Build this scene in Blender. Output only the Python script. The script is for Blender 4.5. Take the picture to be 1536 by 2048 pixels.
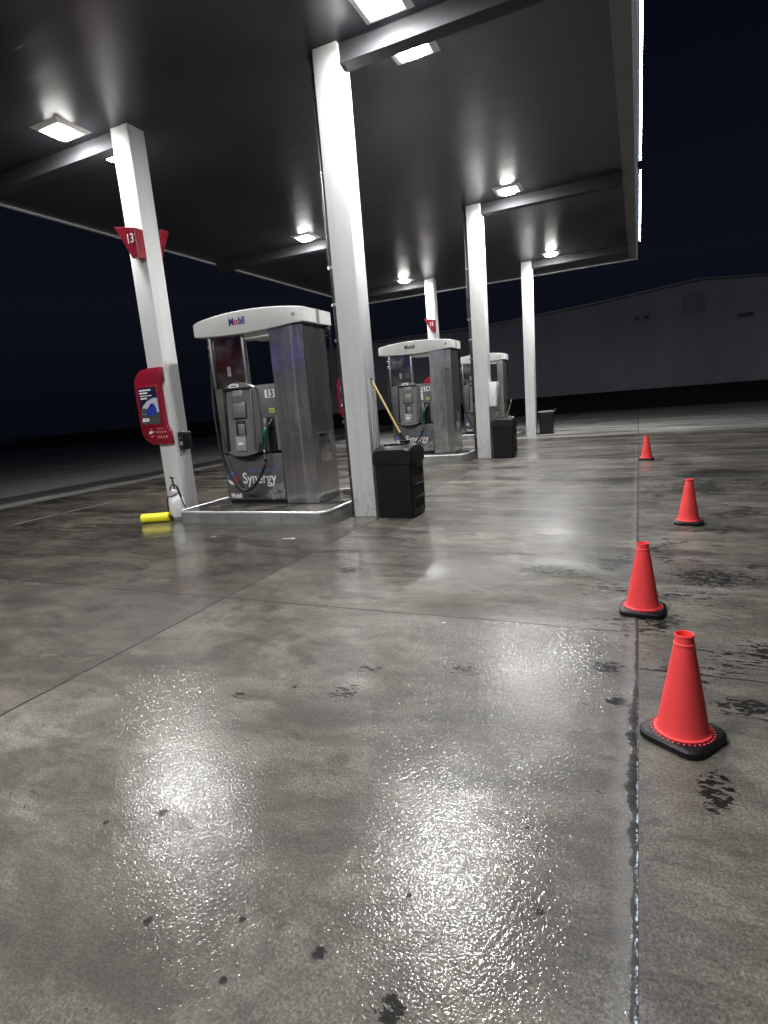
import bpy, bmesh, math, random
from mathutils import Vector, Matrix
random.seed(7)
PI = math.pi
R = math.radians
for o in list(bpy.data.objects):
    bpy.data.objects.remove(o)
scene = bpy.context.scene
C = scene.collection

# ---------------------------------------------------------------- camera
cam_d = bpy.data.cameras.new('camera')
cam = bpy.data.objects.new('camera', cam_d)
C.objects.link(cam)
scene.camera = cam
PITCH, YAW, ROLL, F = 0.189839, 0.433685, -0.083069, 1122.137
cy, sy, cp, sp = math.cos(YAW), math.sin(YAW), math.cos(PITCH), math.sin(PITCH)
fw = Vector((-sy * cp, cy * cp, -sp))
rt = Vector((cy, sy, 0))
up = rt.cross(fw)
cr, sr = math.cos(ROLL), math.sin(ROLL)
r2 = cr * rt + sr * up
u2 = -sr * rt + cr * up
cam.matrix_world = Matrix(((r2.x, u2.x, -fw.x, 0), (r2.y, u2.y, -fw.y, 0), (r2.z, u2.z, -fw.z, 1.4), (0, 0, 0, 1)))
cam_d.sensor_fit = 'VERTICAL'
cam_d.sensor_height = 36.0
cam_d.lens = F / 2048 * 36.0
cam_d.clip_start = 0.05
cam_d.clip_end = 2000

# ---------------------------------------------------------------- world: a night sky, a little lighter at the horizon
world = bpy.data.worlds.new('World')
scene.world = world
world.use_nodes = True
wn, wl = world.node_tree.nodes, world.node_tree.links
wn.clear()
wo = wn.new('ShaderNodeOutputWorld')
bg = wn.new('ShaderNodeBackground')
tc = wn.new('ShaderNodeTexCoord')
sx = wn.new('ShaderNodeSeparateXYZ')
rp = wn.new('ShaderNodeValToRGB')
for k, (ps, cl_) in enumerate(((0.0, (0.0022, 0.0028, 0.0052, 1)), (1.0, (0.0014, 0.0019, 0.0070, 1)))):
    rp.color_ramp.elements[k].position = ps
    rp.color_ramp.elements[k].color = cl_
for ps, cl_ in ((0.06, (0.0026, 0.0033, 0.0060, 1)), (0.18, (0.0040, 0.0050, 0.0095, 1)), (0.55, (0.0013, 0.0018, 0.0055, 1))):
    rp.color_ramp.elements.new(ps).color = cl_
wl.new(tc.outputs['Generated'], sx.inputs[0])
wl.new(sx.outputs['Z'], rp.inputs[0])
wl.new(rp.outputs[0], bg.inputs[0])
bg.inputs[1].default_value = 1.0
wl.new(bg.outputs[0], wo.inputs[0])
# one very dim bluish fill lamp, added to light the warehouse, from behind the photographer's right
sd = bpy.data.lights.new('warehouse_fill', 'SUN')
sd.energy = 0.062
sd.angle = R(10)
sd.color = (0.66, 0.75, 1.0)
fill_lamp = bpy.data.objects.new('warehouse_fill', sd)
C.objects.link(fill_lamp)
fill_lamp.rotation_euler = (R(66), 0, R(-14))

LAMP = 215.0          # radiance of a canopy lamp's glass
WATTS = 100.0         # power of the LED plate in each lamp
STRIP = 60.0          # radiance of the LED edge strip
scene.view_settings.view_transform = 'Standard'
scene.view_settings.look = 'None'
scene.view_settings.exposure = 0.0
scene.view_settings.gamma = 1.0
scene.cycles.use_denoising = True
scene.cycles.sample_clamp_indirect = 8.0
scene.cycles.max_bounces = 8

# ---------------------------------------------------------------- node helper
class NT:
    def __init__(s, name):
        s.m = bpy.data.materials.new(name)
        s.m.use_nodes = True
        s.n = s.m.node_tree.nodes
        s.l = s.m.node_tree.links
        s.n.clear()
        s.out = s.n.new('ShaderNodeOutputMaterial')
    def put(s, sock, v):
        if v is None:
            return
        if isinstance(v, bpy.types.NodeSocket):
            s.l.new(v, sock)
        else:
            sock.default_value = v
    def math(s, op, a, b=None, c=None, clamp=False):
        n = s.n.new('ShaderNodeMath')
        n.operation = op
        n.use_clamp = clamp
        s.put(n.inputs[0], a)
        s.put(n.inputs[1], b)
        s.put(n.inputs[2], c)
        return n.outputs[0]
    def vmath(s, op, a, b=None):
        n = s.n.new('ShaderNodeVectorMath')
        n.operation = op
        s.put(n.inputs[0], a)
        s.put(n.inputs[1], b)
        return n.outputs['Value'] if op in ('LENGTH', 'DISTANCE') else n.outputs[0]
    def pos(s):
        return s.n.new('ShaderNodeNewGeometry').outputs['Position']
    def obj(s):
        return s.n.new('ShaderNodeTexCoord').outputs['Object']
    def sep(s, v):
        n = s.n.new('ShaderNodeSeparateXYZ')
        s.l.new(v, n.inputs[0])
        return n.outputs
    def comb(s, x, y, z=0.0):
        n = s.n.new('ShaderNodeCombineXYZ')
        for i, v in enumerate((x, y, z)):
            s.put(n.inputs[i], v)
        return n.outputs[0]
    def noise(s, vec, scale, detail=3.0, rough=0.5, dist=0.0):
        n = s.n.new('ShaderNodeTexNoise')
        s.l.new(vec, n.inputs['Vector'])
        n.inputs['Scale'].default_value = scale
        n.inputs['Detail'].default_value = detail
        n.inputs['Roughness'].default_value = rough
        n.inputs['Distortion'].default_value = dist
        return n.outputs[0]
    def voro(s, vec, scale, feature='F1'):
        n = s.n.new('ShaderNodeTexVoronoi')
        n.feature = feature
        s.l.new(vec, n.inputs['Vector'])
        n.inputs['Scale'].default_value = scale
        return n.outputs
    def map(s, v, a, b, c=0.0, d=1.0, smooth=True):
        n = s.n.new('ShaderNodeMapRange')
        n.interpolation_type = 'SMOOTHSTEP' if smooth else 'LINEAR'
        s.put(n.inputs[0], v)
        for i, x in enumerate((a, b, c, d)):
            s.put(n.inputs[i + 1], x)
        return n.outputs[0]
    def mix(s, f, a, b, mode='MIX'):
        n = s.n.new('ShaderNodeMix')
        n.data_type = 'RGBA'
        n.blend_type = mode
        s.put(n.inputs[0], f)
        s.put(n.inputs[6], a if isinstance(a, bpy.types.NodeSocket) else (*a, 1))
        s.put(n.inputs[7], b if isinstance(b, bpy.types.NodeSocket) else (*b, 1))
        return n.outputs[2]
    def fmix(s, f, a, b):
        n = s.n.new('ShaderNodeMix')
        n.data_type = 'FLOAT'
        s.put(n.inputs[0], f)
        s.put(n.inputs[2], a)
        s.put(n.inputs[3], b)
        return n.outputs[0]
    def bump(s, h, strength, dist=0.01, nrm=None):
        n = s.n.new('ShaderNodeBump')
        s.put(n.inputs['Strength'], strength)
        s.put(n.inputs['Distance'], dist)
        s.put(n.inputs['Height'], h)
        if nrm is not None:
            s.put(n.inputs['Normal'], nrm)
        return n.outputs[0]
    def bsdf(s, color, rough, metal=0.0, spec=None, ior=None, normal=None, coat=None, aniso=None, emit=None, estr=None):
        n = s.n.new('ShaderNodeBsdfPrincipled')
        s.put(n.inputs['Base Color'], color if isinstance(color, bpy.types.NodeSocket) else (*color, 1))
        s.put(n.inputs['Roughness'], rough)
        s.put(n.inputs['Metallic'], metal)
        if spec is not None:
            s.put(n.inputs['Specular IOR Level'], spec)
        if ior is not None:
            s.put(n.inputs['IOR'], ior)
        if normal is not None:
            s.put(n.inputs['Normal'], normal)
        if coat is not None:
            s.put(n.inputs['Coat Weight'], coat)
            n.inputs['Coat Roughness'].default_value = 0.12
        if aniso is not None:
            s.put(n.inputs['Anisotropic'], aniso)
        if emit is not None:
            n.inputs['Emission Color'].default_value = (*emit, 1)
            n.inputs['Emission Strength'].default_value = estr
        s.l.new(n.outputs[0], s.out.inputs[0])
        return s.m

M = {}
def paint(name, col, rough=0.45, var=0.12, scale=3.0, stretch=1.0, metal=0.0, bump=0.0, spec=None):
    t = NT(name)
    p = t.obj()
    v = t.vmath('MULTIPLY', p, (1.0, 1.0, stretch))
    n = t.noise(v, scale, 5, 0.6)
    f = t.noise(p, 45, 3, 0.6)
    dark = tuple(c * (1 - var) for c in col)
    c = t.mix(t.map(n, 0.35, 0.7), dark, col)
    c = t.mix(t.map(f, 0.6, 0.75, 0, 0.35), c, tuple(x * (1 - var) for x in dark))
    r = t.map(n, 0.3, 0.7, rough * 0.85, min(1, rough * 1.2))
    nr = t.bump(f, bump, 0.004) if bump else None
    M[name] = t.bsdf(c, r, metal, spec=spec, normal=nr)
paint('white_paint', (0.76, 0.765, 0.765), 0.42, 0.08, 2.2, 0.12, bump=0.05)
paint('white_plastic', (0.78, 0.78, 0.76), 0.3, 0.06, 2.0)
paint('grey_plastic', (0.105, 0.105, 0.100), 0.42, 0.12, 5.0, bump=0.15)
paint('mid_grey_plastic', (0.150, 0.150, 0.142), 0.40, 0.10, 5.0, bump=0.1)
paint('light_grey_plastic', (0.30, 0.29, 0.29), 0.4, 0.1, 6.0)
paint('graphic_grey', (0.098, 0.092, 0.092), 0.32, 0.10, 3.0)
paint('bubble_grey', (0.23, 0.222, 0.222), 0.32, 0.10, 8.0)
paint('black_plastic', (0.0085, 0.009, 0.0115), 0.42, 0.25, 4.0, bump=0.25, spec=0.35)
paint('black_rubber', (0.009, 0.009, 0.010), 0.48, 0.25, 9.0, bump=0.3, spec=0.4)
paint('black_hole', (0.003, 0.003, 0.004), 0.7, 0.1, 3.0)
paint('cone_orange', (1.0, 0.078, 0.080), 0.5, 0.10, 9.0, bump=0.05, spec=0.3)
paint('sign_red', (0.25, 0.010, 0.026), 0.28, 0.10, 3.0)
paint('sign_white', (0.8, 0.78, 0.78), 0.4, 0.05)
paint('faint_pink', (0.62, 0.22, 0.24), 0.4, 0.05)
paint('mobil_blue', (0.02, 0.028, 0.27), 0.35, 0.05)
paint('mobil_red', (0.62, 0.02, 0.03), 0.35, 0.05)
paint('ink_black', (0.012, 0.012, 0.014), 0.45, 0.05)
paint('logo_blue', (0.12, 0.23, 0.56), 0.35, 0.05)
paint('dim_blue', (0.10, 0.17, 0.30), 0.35, 0.05)
paint('screen_navy', (0.018, 0.019, 0.055), 0.14, 0.05)
paint('screen_sky', (0.50, 0.53, 0.66), 0.14, 0.06)
paint('screen_car', (0.035, 0.055, 0.36), 0.14, 0.15, 14)
paint('screen_road', (0.075, 0.078, 0.085), 0.14, 0.12, 10)
paint('screen_bush', (0.09, 0.10, 0.06), 0.2, 0.3, 14)
paint('nozzle_green', (0.008, 0.085, 0.048), 0.35, 0.15, 8.0)
paint('chrome', (0.62, 0.62, 0.62), 0.22, 0.1, 6.0, metal=1.0)
paint('dull_steel', (0.40, 0.40, 0.39), 0.42, 0.18, 6.0, metal=0.85, bump=0.1)
paint('sticker_yellow', (0.55, 0.55, 0.13), 0.4, 0.1)
paint('yellow_sponge', (0.88, 0.80, 0.02), 0.6, 0.10, 12, bump=0.6)
paint('wood_yellow', (0.62, 0.46, 0.19), 0.45, 0.15, 6, 0.1)
paint('wood_grey', (0.20, 0.15, 0.10), 0.6, 0.2, 6, 0.1)
paint('beam_paint', (0.050, 0.050, 0.055), 0.75, 0.10, 2.0, spec=0.1)
paint('deck_trim', (0.13, 0.13, 0.135), 0.45, 0.08, 1.0)
paint('rim_steel', (0.66, 0.66, 0.65), 0.40, 0.12, 5.0, metal=0.55)
paint('trim_grey', (0.42, 0.42, 0.43), 0.4, 0.08, 1.0)
paint('pipe_dark', (0.045, 0.045, 0.05), 0.3, 0.2, 5.0)
paint('trim_soft', (0.22, 0.22, 0.23), 0.6, 0.1)
paint('paper', (0.75, 0.75, 0.73), 0.6, 0.1)
paint('fascia', (0.55, 0.56, 0.60), 0.35, 0.06, 1.0)
paint('glint_pale', (0.62, 0.62, 0.60), 0.5, 0.45, 3.0)  # pale colour standing in for glints on the wet ground

def column_mat():
    t = NT('column_paint')
    p = t.obj()
    z = t.sep(p)[2]
    n = t.noise(t.vmath('MULTIPLY', p, (1, 1, 0.10)), 5.0, 5, 0.6)
    c = t.mix(t.map(n, 0.35, 0.7), (0.62, 0.625, 0.62), (0.70, 0.705, 0.705))
    gr = t.noise(t.vmath('MULTIPLY', p, (1, 1, 0.45)), 14.0, 5, 0.7)
    foot = t.map(z, 0.0, 0.55, 0.75, 0.0)
    c = t.mix(t.math('MULTIPLY', foot, t.map(gr, 0.42, 0.68)), c, (0.34, 0.32, 0.29))
    sc = t.noise(t.vmath('MULTIPLY', p, (1, 1, 1.6)), 22.0, 3, 0.7)
    c = t.mix(t.math('MULTIPLY', t.map(sc, 0.70, 0.78, 0, 0.5), t.map(z, 0.9, 1.7, 1, 0.15)), c, (0.45, 0.43, 0.40))
    M['column_paint'] = t.bsdf(c, t.map(n, 0.3, 0.7, 0.36, 0.48), normal=t.bump(t.noise(p, 6, 3), 0.05, 0.02))
column_mat()
def stainless():
    t = NT('stainless')
    p = t.obj()
    v = t.vmath('MULTIPLY', p, (30.0, 30.0, 0.35))
    streak = t.noise(v, 3.0, 4, 0.6)
    cloud = t.noise(p, 2.6, 4, 0.6)
    drip = t.noise(t.vmath('MULTIPLY', p, (9, 9, 0.9)), 1.6, 4, 0.7)
    c = t.mix(t.map(streak, 0.3, 0.75), (0.36, 0.355, 0.35), (0.60, 0.592, 0.585))
    c = t.mix(t.map(cloud, 0.4, 0.68, 0, 0.55), c, (0.38, 0.375, 0.375))
    c = t.mix(t.map(drip, 0.46, 0.66, 0, 0.6), c, (0.68, 0.675, 0.67))
    r = t.math('ADD', t.map(streak, 0.25, 0.75, 0.10, 0.16), t.map(cloud, 0.4, 0.7, 0, 0.09))
    M['stainless'] = t.bsdf(c, r, 0.90, normal=t.bump(t.noise(p, 2.4, 2), 0.10, 0.05))
    t = NT('glossy_steel')
    p = t.obj()
    cloud = t.noise(p, 4.0, 4, 0.6)
    c = t.mix(t.map(cloud, 0.35, 0.7), (0.22, 0.21, 0.20), (0.34, 0.33, 0.32))
    M['glossy_steel'] = t.bsdf(c, t.map(cloud, 0.3, 0.7, 0.12, 0.28), 1.0)
stainless()

def emit(name, col, s):
    t = NT(name)
    n = t.n.new('ShaderNodeEmission')
    n.inputs[0].default_value = (*col, 1)
    n.inputs[1].default_value = s
    t.l.new(n.outputs[0], t.out.inputs[0])
    M[name] = t.m
emit('lamp_lens', (1.0, 0.985, 0.94), LAMP)
emit('blue_strip', (0.24, 0.20, 1.0), 1.2)
emit('red_strip', (1.0, 0.06, 0.10), 0.5)
emit('steel_fill_glow', (1.0, 0.95, 0.86), 0.18)  # added glow that greys the pump steel
emit('led_strip', (0.72, 0.83, 1.0), STRIP)

def deck_mat():
    t = NT('deck')
    p = t.pos()
    s = t.sep(p)
    pan = t.math('FRACT', t.math('MULTIPLY', s[1], 1 / 0.406))
    seam = t.math('LESS_THAN', t.math('ABSOLUTE', t.math('SUBTRACT', pan, 0.5)), 0.03)
    pid = t.math('FLOOR', t.math('MULTIPLY', s[1], 1 / 0.406))
    wn_ = t.n.new('ShaderNodeTexWhiteNoise')
    wn_.noise_dimensions = '1D'
    t.l.new(pid, wn_.inputs['W'])
    n = t.noise(p, 0.55, 4, 0.55)
    c = t.mix(t.map(n, 0.3, 0.7), (0.028, 0.029, 0.037), (0.041, 0.042, 0.051))
    c = t.mix(t.math('MULTIPLY', wn_.outputs[0], 0.30), c, (0.034, 0.035, 0.043))
    c = t.mix(t.math('MULTIPLY', seam, 0.40), c, (0.018, 0.018, 0.022))
    bow = t.math('SINE', t.math('MULTIPLY', s[1], 2 * PI / 0.406))
    h = t.math('ADD', t.math('MULTIPLY', seam, -0.4), t.math('MULTIPLY', bow, 0.25))
    M['deck'] = t.bsdf(c, t.map(n, 0.3, 0.7, 0.30, 0.38), 0.0, spec=0.38, normal=t.bump(h, 0.25, 0.006))
deck_mat()

def concrete_mat():
    t = NT('wet_concrete')
    p = t.pos()
    s = t.sep(p)
    X, Y = s[0], s[1]
    big = t.noise(p, 0.33, 6, 0.58, 0.4)
    mid = t.noise(t.vmath('ADD', p, (31.0, 7.0, 0)), 1.15, 6, 0.62, 0.5)
    sm = t.noise(p, 7.5, 9, 0.80)
    fine = t.noise(p, 105, 3, 0.75)
    vor = t.voro(p, 95)
    # bays of paving
    left = t.math('LESS_THAN', X, -2.966)
    right = t.math('GREATER_THAN', X, 0.0)
    front = t.math('LESS_THAN', Y, 3.305)
    leftfront = t.math('MULTIPLY', left, front)
    leftback = t.math('MULTIPLY', left, t.math('SUBTRACT', 1.0, front))
    midfront = t.math('MULTIPLY', t.math('SUBTRACT', 1.0, left), front)
    # colour
    c = t.mix(t.map(big, 0.36, 0.64), (0.062, 0.056, 0.049), (0.165, 0.157, 0.143))
    c = t.mix(t.map(mid, 0.46, 0.66, 0, 0.75), c, (0.078, 0.075, 0.054))          # greenish film
    c = t.mix(t.map(t.noise(t.vmath('ADD', p, (3.0, 60.0, 0)), 0.8, 5, 0.6, 0.4), 0.52, 0.75, 0, 0.75), c, (0.062, 0.049, 0.042))  # brownish stains
    c = t.mix(t.math('MULTIPLY', leftfront, 0.65), c, (0.052, 0.040, 0.033))
    c = t.mix(t.math('MULTIPLY', leftback, 0.45), c, (0.072, 0.063, 0.045))
    c = t.mix(t.math('MULTIPLY', right, 0.35), c, (0.110, 0.106, 0.096))
    for (bx, bw, ba) in ((-0.42, 0.16, 0.75), (-1.22, 0.20, 0.75), (0.75, 0.3, 0.3)):
        d = t.math('ABSOLUTE', t.math('ADD', t.math('SUBTRACT', X, bx), t.math('MULTIPLY', t.math('SUBTRACT', mid, 0.5), 0.5)))
        c = t.mix(t.math('MULTIPLY', t.map(d, bw * 0.4, bw * 1.3, ba, 0.0), t.map(big, 0.3, 0.6, 0.4, 1.0)), c, (0.056, 0.053, 0.031))
    sand = t.map(fine, 0.36, 0.66)
    c = t.mix(0.48, c, t.mix(sand, (0.022, 0.020, 0.018), (0.235, 0.225, 0.208)))
    grit = t.map(vor[0], 0.0, 0.42, 1, 0)
    cellv = t.sep(vor['Color'])[0]
    pebble = t.math('MULTIPLY', grit, t.math('GREATER_THAN', cellv, t.fmix(right, 0.92, 0.80)))
    c = t.mix(t.math('MULTIPLY', pebble, 0.55), c, (0.33, 0.31, 0.28))
    pit = t.math('MULTIPLY', grit, t.math('LESS_THAN', cellv, t.fmix(right, 0.10, 0.20)))
    c = t.mix(t.math('MULTIPLY', pit, 0.7), c, (0.03, 0.028, 0.026))
    m1 = t.map(t.noise(t.vmath('ADD', p, (17.0, 3.0, 0)), 0.75, 9, 0.74, 0.6), 0.36, 0.64, 0.70, 1.22)
    m2 = t.map(t.noise(t.vmath('ADD', t.vmath('MULTIPLY', p, (1.0, 2.2, 1)), (4.0, 40.0, 0)), 1.5, 9, 0.76, 0.8), 0.36, 0.62, 0.62, 1.20)
    m3 = t.map(sm, 0.36, 0.64, 0.86, 1.16)
    streakn = t.noise(t.vmath('ADD', t.vmath('MULTIPLY', p, (0.75, 3.4, 1)), (12.0, 5.0, 0)), 1.15, 9, 0.72, 0.5)
    streak = t.math('MULTIPLY', t.map(streakn, 0.525, 0.575), t.map(Y, 3.2, 5.0, 0.18, 0.62))
    streak2 = t.math('MULTIPLY', t.map(t.noise(t.vmath('ADD', t.vmath('MULTIPLY', p, (2.2, 7.0, 1)), (2.0, 15.0, 0)), 1.3, 8, 0.72, 0.4), 0.565, 0.61), t.map(Y, 3.2, 5.0, 0.28, 0.6))
    mm = t.math('MULTIPLY', t.math('MULTIPLY', m1, m2), m3)
    mm = t.math('MULTIPLY', mm, t.math('MULTIPLY', t.math('SUBTRACT', 1.0, streak), t.math('SUBTRACT', 1.0, streak2)))
    damp = t.map(t.noise(t.vmath('ADD', t.vmath('MULTIPLY', p, (1.0, 1.5, 1)), (44.0, 9.0, 0)), 0.62, 9, 0.70, 0.5), 0.50, 0.55)
    damp = t.math('MULTIPLY', damp, t.math('SUBTRACT', 1.0, t.math('MULTIPLY', right, 0.6)))
    mm = t.math('MULTIPLY', mm, t.math('SUBTRACT', 1.0, t.math('MULTIPLY', damp, 0.34)))
    mm = t.math('MULTIPLY', mm, t.fmix(leftback, t.fmix(leftfront, 1.10, 0.78), 0.88))
    c = t.vmath('MULTIPLY', c, t.comb(t.math('MULTIPLY', t.math('POWER', mm, 0.95), 1.06), mm, t.math('MULTIPLY', t.math('POWER', mm, 1.05), 0.89)))
    # black flakes of tyre rubber and oil, in clusters
    clusters = [(0.25, 1.99, 0.075, 0.15, 0.95), (-0.14, 2.83, 0.14, 0.10, 0.9), (0.45, 4.42, 0.36, 0.30, 0.95), (0.42, 2.60, 0.16, 0.12, 0.85),
                (-1.33, 2.24, 0.10, 0.10, 0.8), (-1.32, 2.50, 0.10, 0.06, 0.7), (-0.62, 4.42, 0.40, 0.22, 0.75), (-0.08, 2.50, 0.06, 0.06, 1.05),
                (-0.83, 2.62, 0.14, 0.10, 0.62), (0.72, 8.0, 0.55, 0.55, 0.85), (-1.85, 2.07, 0.07, 0.05, 0.8), (1.1, 9.5, 0.8, 0.7, 0.85),
                (-0.30, 8.9, 0.35, 0.7, 0.85), (0.12, 3.55, 0.22, 0.22, 0.72), (-2.3, 4.15, 0.18, 0.14, 0.85), (0.6, 3.2, 0.25, 0.18, 0.6),
                (1.6, 8.3, 0.7, 0.6, 0.7), (-1.0, 9.8, 0.7, 0.5, 0.5), (-0.53, 0.95, 0.045, 0.05, 1.05)]
    field = None
    for (cx, cy_, rx, ry, a) in clusters:
        d = t.vmath('LENGTH', t.vmath('MULTIPLY', t.vmath('SUBTRACT', p, (cx, cy_, 0.0)), (1 / rx, 1 / ry, 0.0)))
        g = t.map(d, 0.25, 1.35, a, 0.0)
        field = g if field is None else t.math('MAXIMUM', field, g)
    flake_n = t.noise(t.vmath('MULTIPLY', p, (20, 42, 1)), 1.0, 4, 0.62, 0.6)
    flake = t.map(t.math('ADD', t.math('MULTIPLY', field, 0.30), flake_n), 0.715, 0.740)
    spots = None
    for (cx, cy_, r_) in [(-0.760, 1.005, 0.021), (-1.584, 1.278, 0.020), (-0.955, 0.86, 0.012), (-1.10, 1.75, 0.05), (-1.28, 0.92, 0.014),
                          (-2.72, 3.15, 0.05), (-2.47, 3.2, 0.09), (-1.75, 1.17, 0.012), (-0.24, 1.32, 0.012), (-0.33, 1.62, 0.010), (-1.62, 2.22, 0.016),
                          (-0.60, 1.25, 0.009), (-1.02, 1.02, 0.011), (-2.9, 4.7, 0.09), (-4.4, 4.4, 0.10), (-5.0, 3.6, 0.12), (-3.9, 2.9, 0.11)]:
        d = t.vmath('LENGTH', t.vmath('MULTIPLY', t.vmath('SUBTRACT', p, (cx, cy_, 0.0)), (1 / r_, 1 / r_, 0.0)))
        g = t.map(t.math('ADD', d, t.math('MULTIPLY', t.math('SUBTRACT', t.noise(p, 70, 3), 0.5), 1.6)), 0.60, 1.25, 0.95 if r_ < 0.03 else 0.42, 0.0)
        spots = g if spots is None else t.math('MAXIMUM', spots, g)
    lane = t.math('MULTIPLY', t.map(t.math('ABSOLUTE', t.math('SUBTRACT', X, 0.55)), 0.5, 1.5, 1.0, 0.0), t.math('MULTIPLY', t.map(Y, 2.2, 3.2), t.map(Y, 11.0, 16.0, 1.0, 0.0)))
    lane = t.math('MULTIPLY', lane, t.map(t.noise(t.vmath('ADD', p, (2.0, 8.0, 0)), 1.6, 4, 0.6), 0.42, 0.62))
    fleck = t.map(t.math('ADD', t.noise(t.vmath('MULTIPLY', p, (11, 32, 1)), 1.0, 4, 0.65, 0.5), t.math('MULTIPLY', lane, 0.225)), 0.715, 0.745)
    flake = t.math('MAXIMUM', flake, fleck)
    black = t.math('MAXIMUM', flake, spots, clamp=True)
    scat = t.math('MULTIPLY', t.map(t.noise(t.vmath('MULTIPLY', p, (3.2, 5.5, 1)), 1.6, 5, 0.62, 0.7), 0.60, 0.72), 0.6)
    c = t.mix(scat, c, (0.045, 0.040, 0.036))
    c = t.mix(black, c, (0.006, 0.0055, 0.0055))
    wetn_f = t.noise(t.vmath('MULTIPLY', p, (0.12, 1.3, 1)), 1.0, 4, 0.6)
    # joints
    wob = t.math('MULTIPLY', t.math('SUBTRACT', t.noise(p, 9, 3), 0.5), 0.006)
    def joint(coord, at, half):
        d = t.math('ABSOLUTE', t.math('ADD', t.math('SUBTRACT', coord, at), wob))
        return t.map(d, half, half * 2.0, 1.0, 0.0)
    j = joint(X, -2.966, 0.006)
    for at in (-6.398, -9.83, 3.4, 6.8):
        j = t.math('MAXIMUM', j, joint(X, at, 0.006))
    for at in (3.305, 9.54, 15.78, 22.0, 28.2, -2.93):
        j = t.math('MAXIMUM', j, t.math('MULTIPLY', joint(Y, at, 0.0042), t.math('LESS_THAN', X, -0.02)))
    for at in (2.855, 9.09, 15.3, 21.5, 27.8):
        j = t.math('MAXIMUM', j, t.math('MULTIPLY', joint(Y, at, 0.0042), t.math('GREATER_THAN', X, 0.01)))
    # the wide open joint with water standing in it
    wn2 = t.noise(t.comb(t.math('MULTIPLY', X, 0.3), Y, 0), 11, 5, 0.68)
    widen = t.map(Y, 1.4, 2.0, 0.0, 1.0)
    widen = t.math('MULTIPLY', widen, t.map(Y, 2.3, 2.75, 1.0, 0.0))
    ledge = t.math('SUBTRACT', -0.004, t.math('MULTIPLY', t.math('ADD', t.math('MULTIPLY', widen, 0.024), 0.012), t.map(wn2, 0.3, 0.7, 0.25, 1.25)))
    inl = t.math('SUBTRACT', X, ledge)                  # > 0 right of the ragged edge
    inr = t.math('SUBTRACT', 0.006, X)
    dj = t.math('MINIMUM', inl, inr)
    wide = t.map(dj, -0.002, 0.003)
    lit = t.math('MULTIPLY', t.map(Y, 16.8, 18.6), t.map(Y, 22.5, 26.0, 1.0, 0.65))  # glow of the far lamps, painted into the concrete as a paler band
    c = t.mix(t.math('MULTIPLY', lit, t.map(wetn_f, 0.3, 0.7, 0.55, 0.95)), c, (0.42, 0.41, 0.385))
    c = t.mix(j, c, (0.014, 0.012, 0.010))
    c = t.mix(wide, c, (0.018, 0.016, 0.014))
    # pale lime edge along the joint
    pale = t.math('MULTIPLY', t.map(t.math('ABSOLUTE', t.math('ADD', inl, 0.014)), 0.0, 0.05, 1.0, 0.0), 0.30)
    c = t.mix(pale, c, (0.26, 0.25, 0.235))
    # wetness -> roughness
    wetn = t.noise(t.vmath('ADD', t.vmath('MULTIPLY', p, (0.55, 1.25, 1)), (9, 3, 0)), 0.75, 5, 0.6, 0.6)
    wetn2 = t.noise(t.vmath('MULTIPLY', p, (0.35, 1.9, 1)), 0.9, 5, 0.62, 0.3)
    wet = t.map(wetn, 0.28, 0.72)
    wet = t.math('MAXIMUM', wet, t.math('MULTIPLY', leftback, 0.95))
    far = t.map(Y, 5.0, 9.0)
    wet = t.fmix(far, wet, t.map(wetn2, 0.36, 0.66))
    wet = t.fmix(t.math('MULTIPLY', right, t.map(Y, 3.0, 5.0, 1, 0.35)), wet, t.math('MULTIPLY', wet, 0.25))
    wet = t.fmix(t.math('MULTIPLY', midfront, 1.0), wet, t.math('MAXIMUM', wet, 0.55))
    rough = t.fmix(wet, 0.62, 0.42)
    rough = t.fmix(black, rough, 0.45)
    c = t.mix(t.math('MULTIPLY', wet, 0.30), c, (0.036, 0.033, 0.028))
    beads = t.math('MULTIPLY', t.map(t.noise(t.comb(t.math('MULTIPLY', X, 2.0), Y, 0.0), 24, 5, 0.8), 0.47, 0.56), t.map(Y, 1.5, 2.2, 0.9, 0.25))
    glint = t.math('MULTIPLY', t.map(t.math('ABSOLUTE', t.math('SUBTRACT', inl, 0.001)), 0.001, 0.006, 1.0, 0.0), t.map(t.noise(p, 7, 3), 0.42, 0.56))
    # water film: broken up over the worn middle bay, whole in the left bay
    worn = t.map(t.noise(p, 115, 2, 0.6), 0.36, 0.60, 0.15, 1.0)
    patch = t.map(t.noise(t.vmath('ADD', p, (5.0, 2.0, 0)), 2.3, 5, 0.65, 0.5), 0.34, 0.58, 0.55, 1.0)
    film = t.fmix(midfront, wet, t.math('MULTIPLY', worn, patch))
    film = t.math('MULTIPLY', film, t.fmix(right, 1.0, t.fmix(t.map(Y, 3.0, 6.0), 0.40, 1.0)))
    film = t.math('MULTIPLY', film, t.math('SUBTRACT', 1.0, t.math('MULTIPLY', black, 0.95)))
    film = t.math('MULTIPLY', film, t.math('SUBTRACT', 1.0, t.math('MULTIPLY', j, 0.85)))
    film = t.fmix(wide, film, t.math('MULTIPLY', beads, 0.45))
    film = t.math('MAXIMUM', film, glint)
    frough = t.fmix(midfront, t.map(wet, 0.0, 1.0, 0.30, 0.15), 0.10)
    frough = t.fmix(leftback, frough, t.map(sm, 0.3, 0.7, 0.07, 0.16))
    frough = t.fmix(wide, frough, 0.03)
    # relief: coarse where worn, filled by the water film in the left bay
    relief = t.noise(p, 128, 1.5, 0.5)
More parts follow.
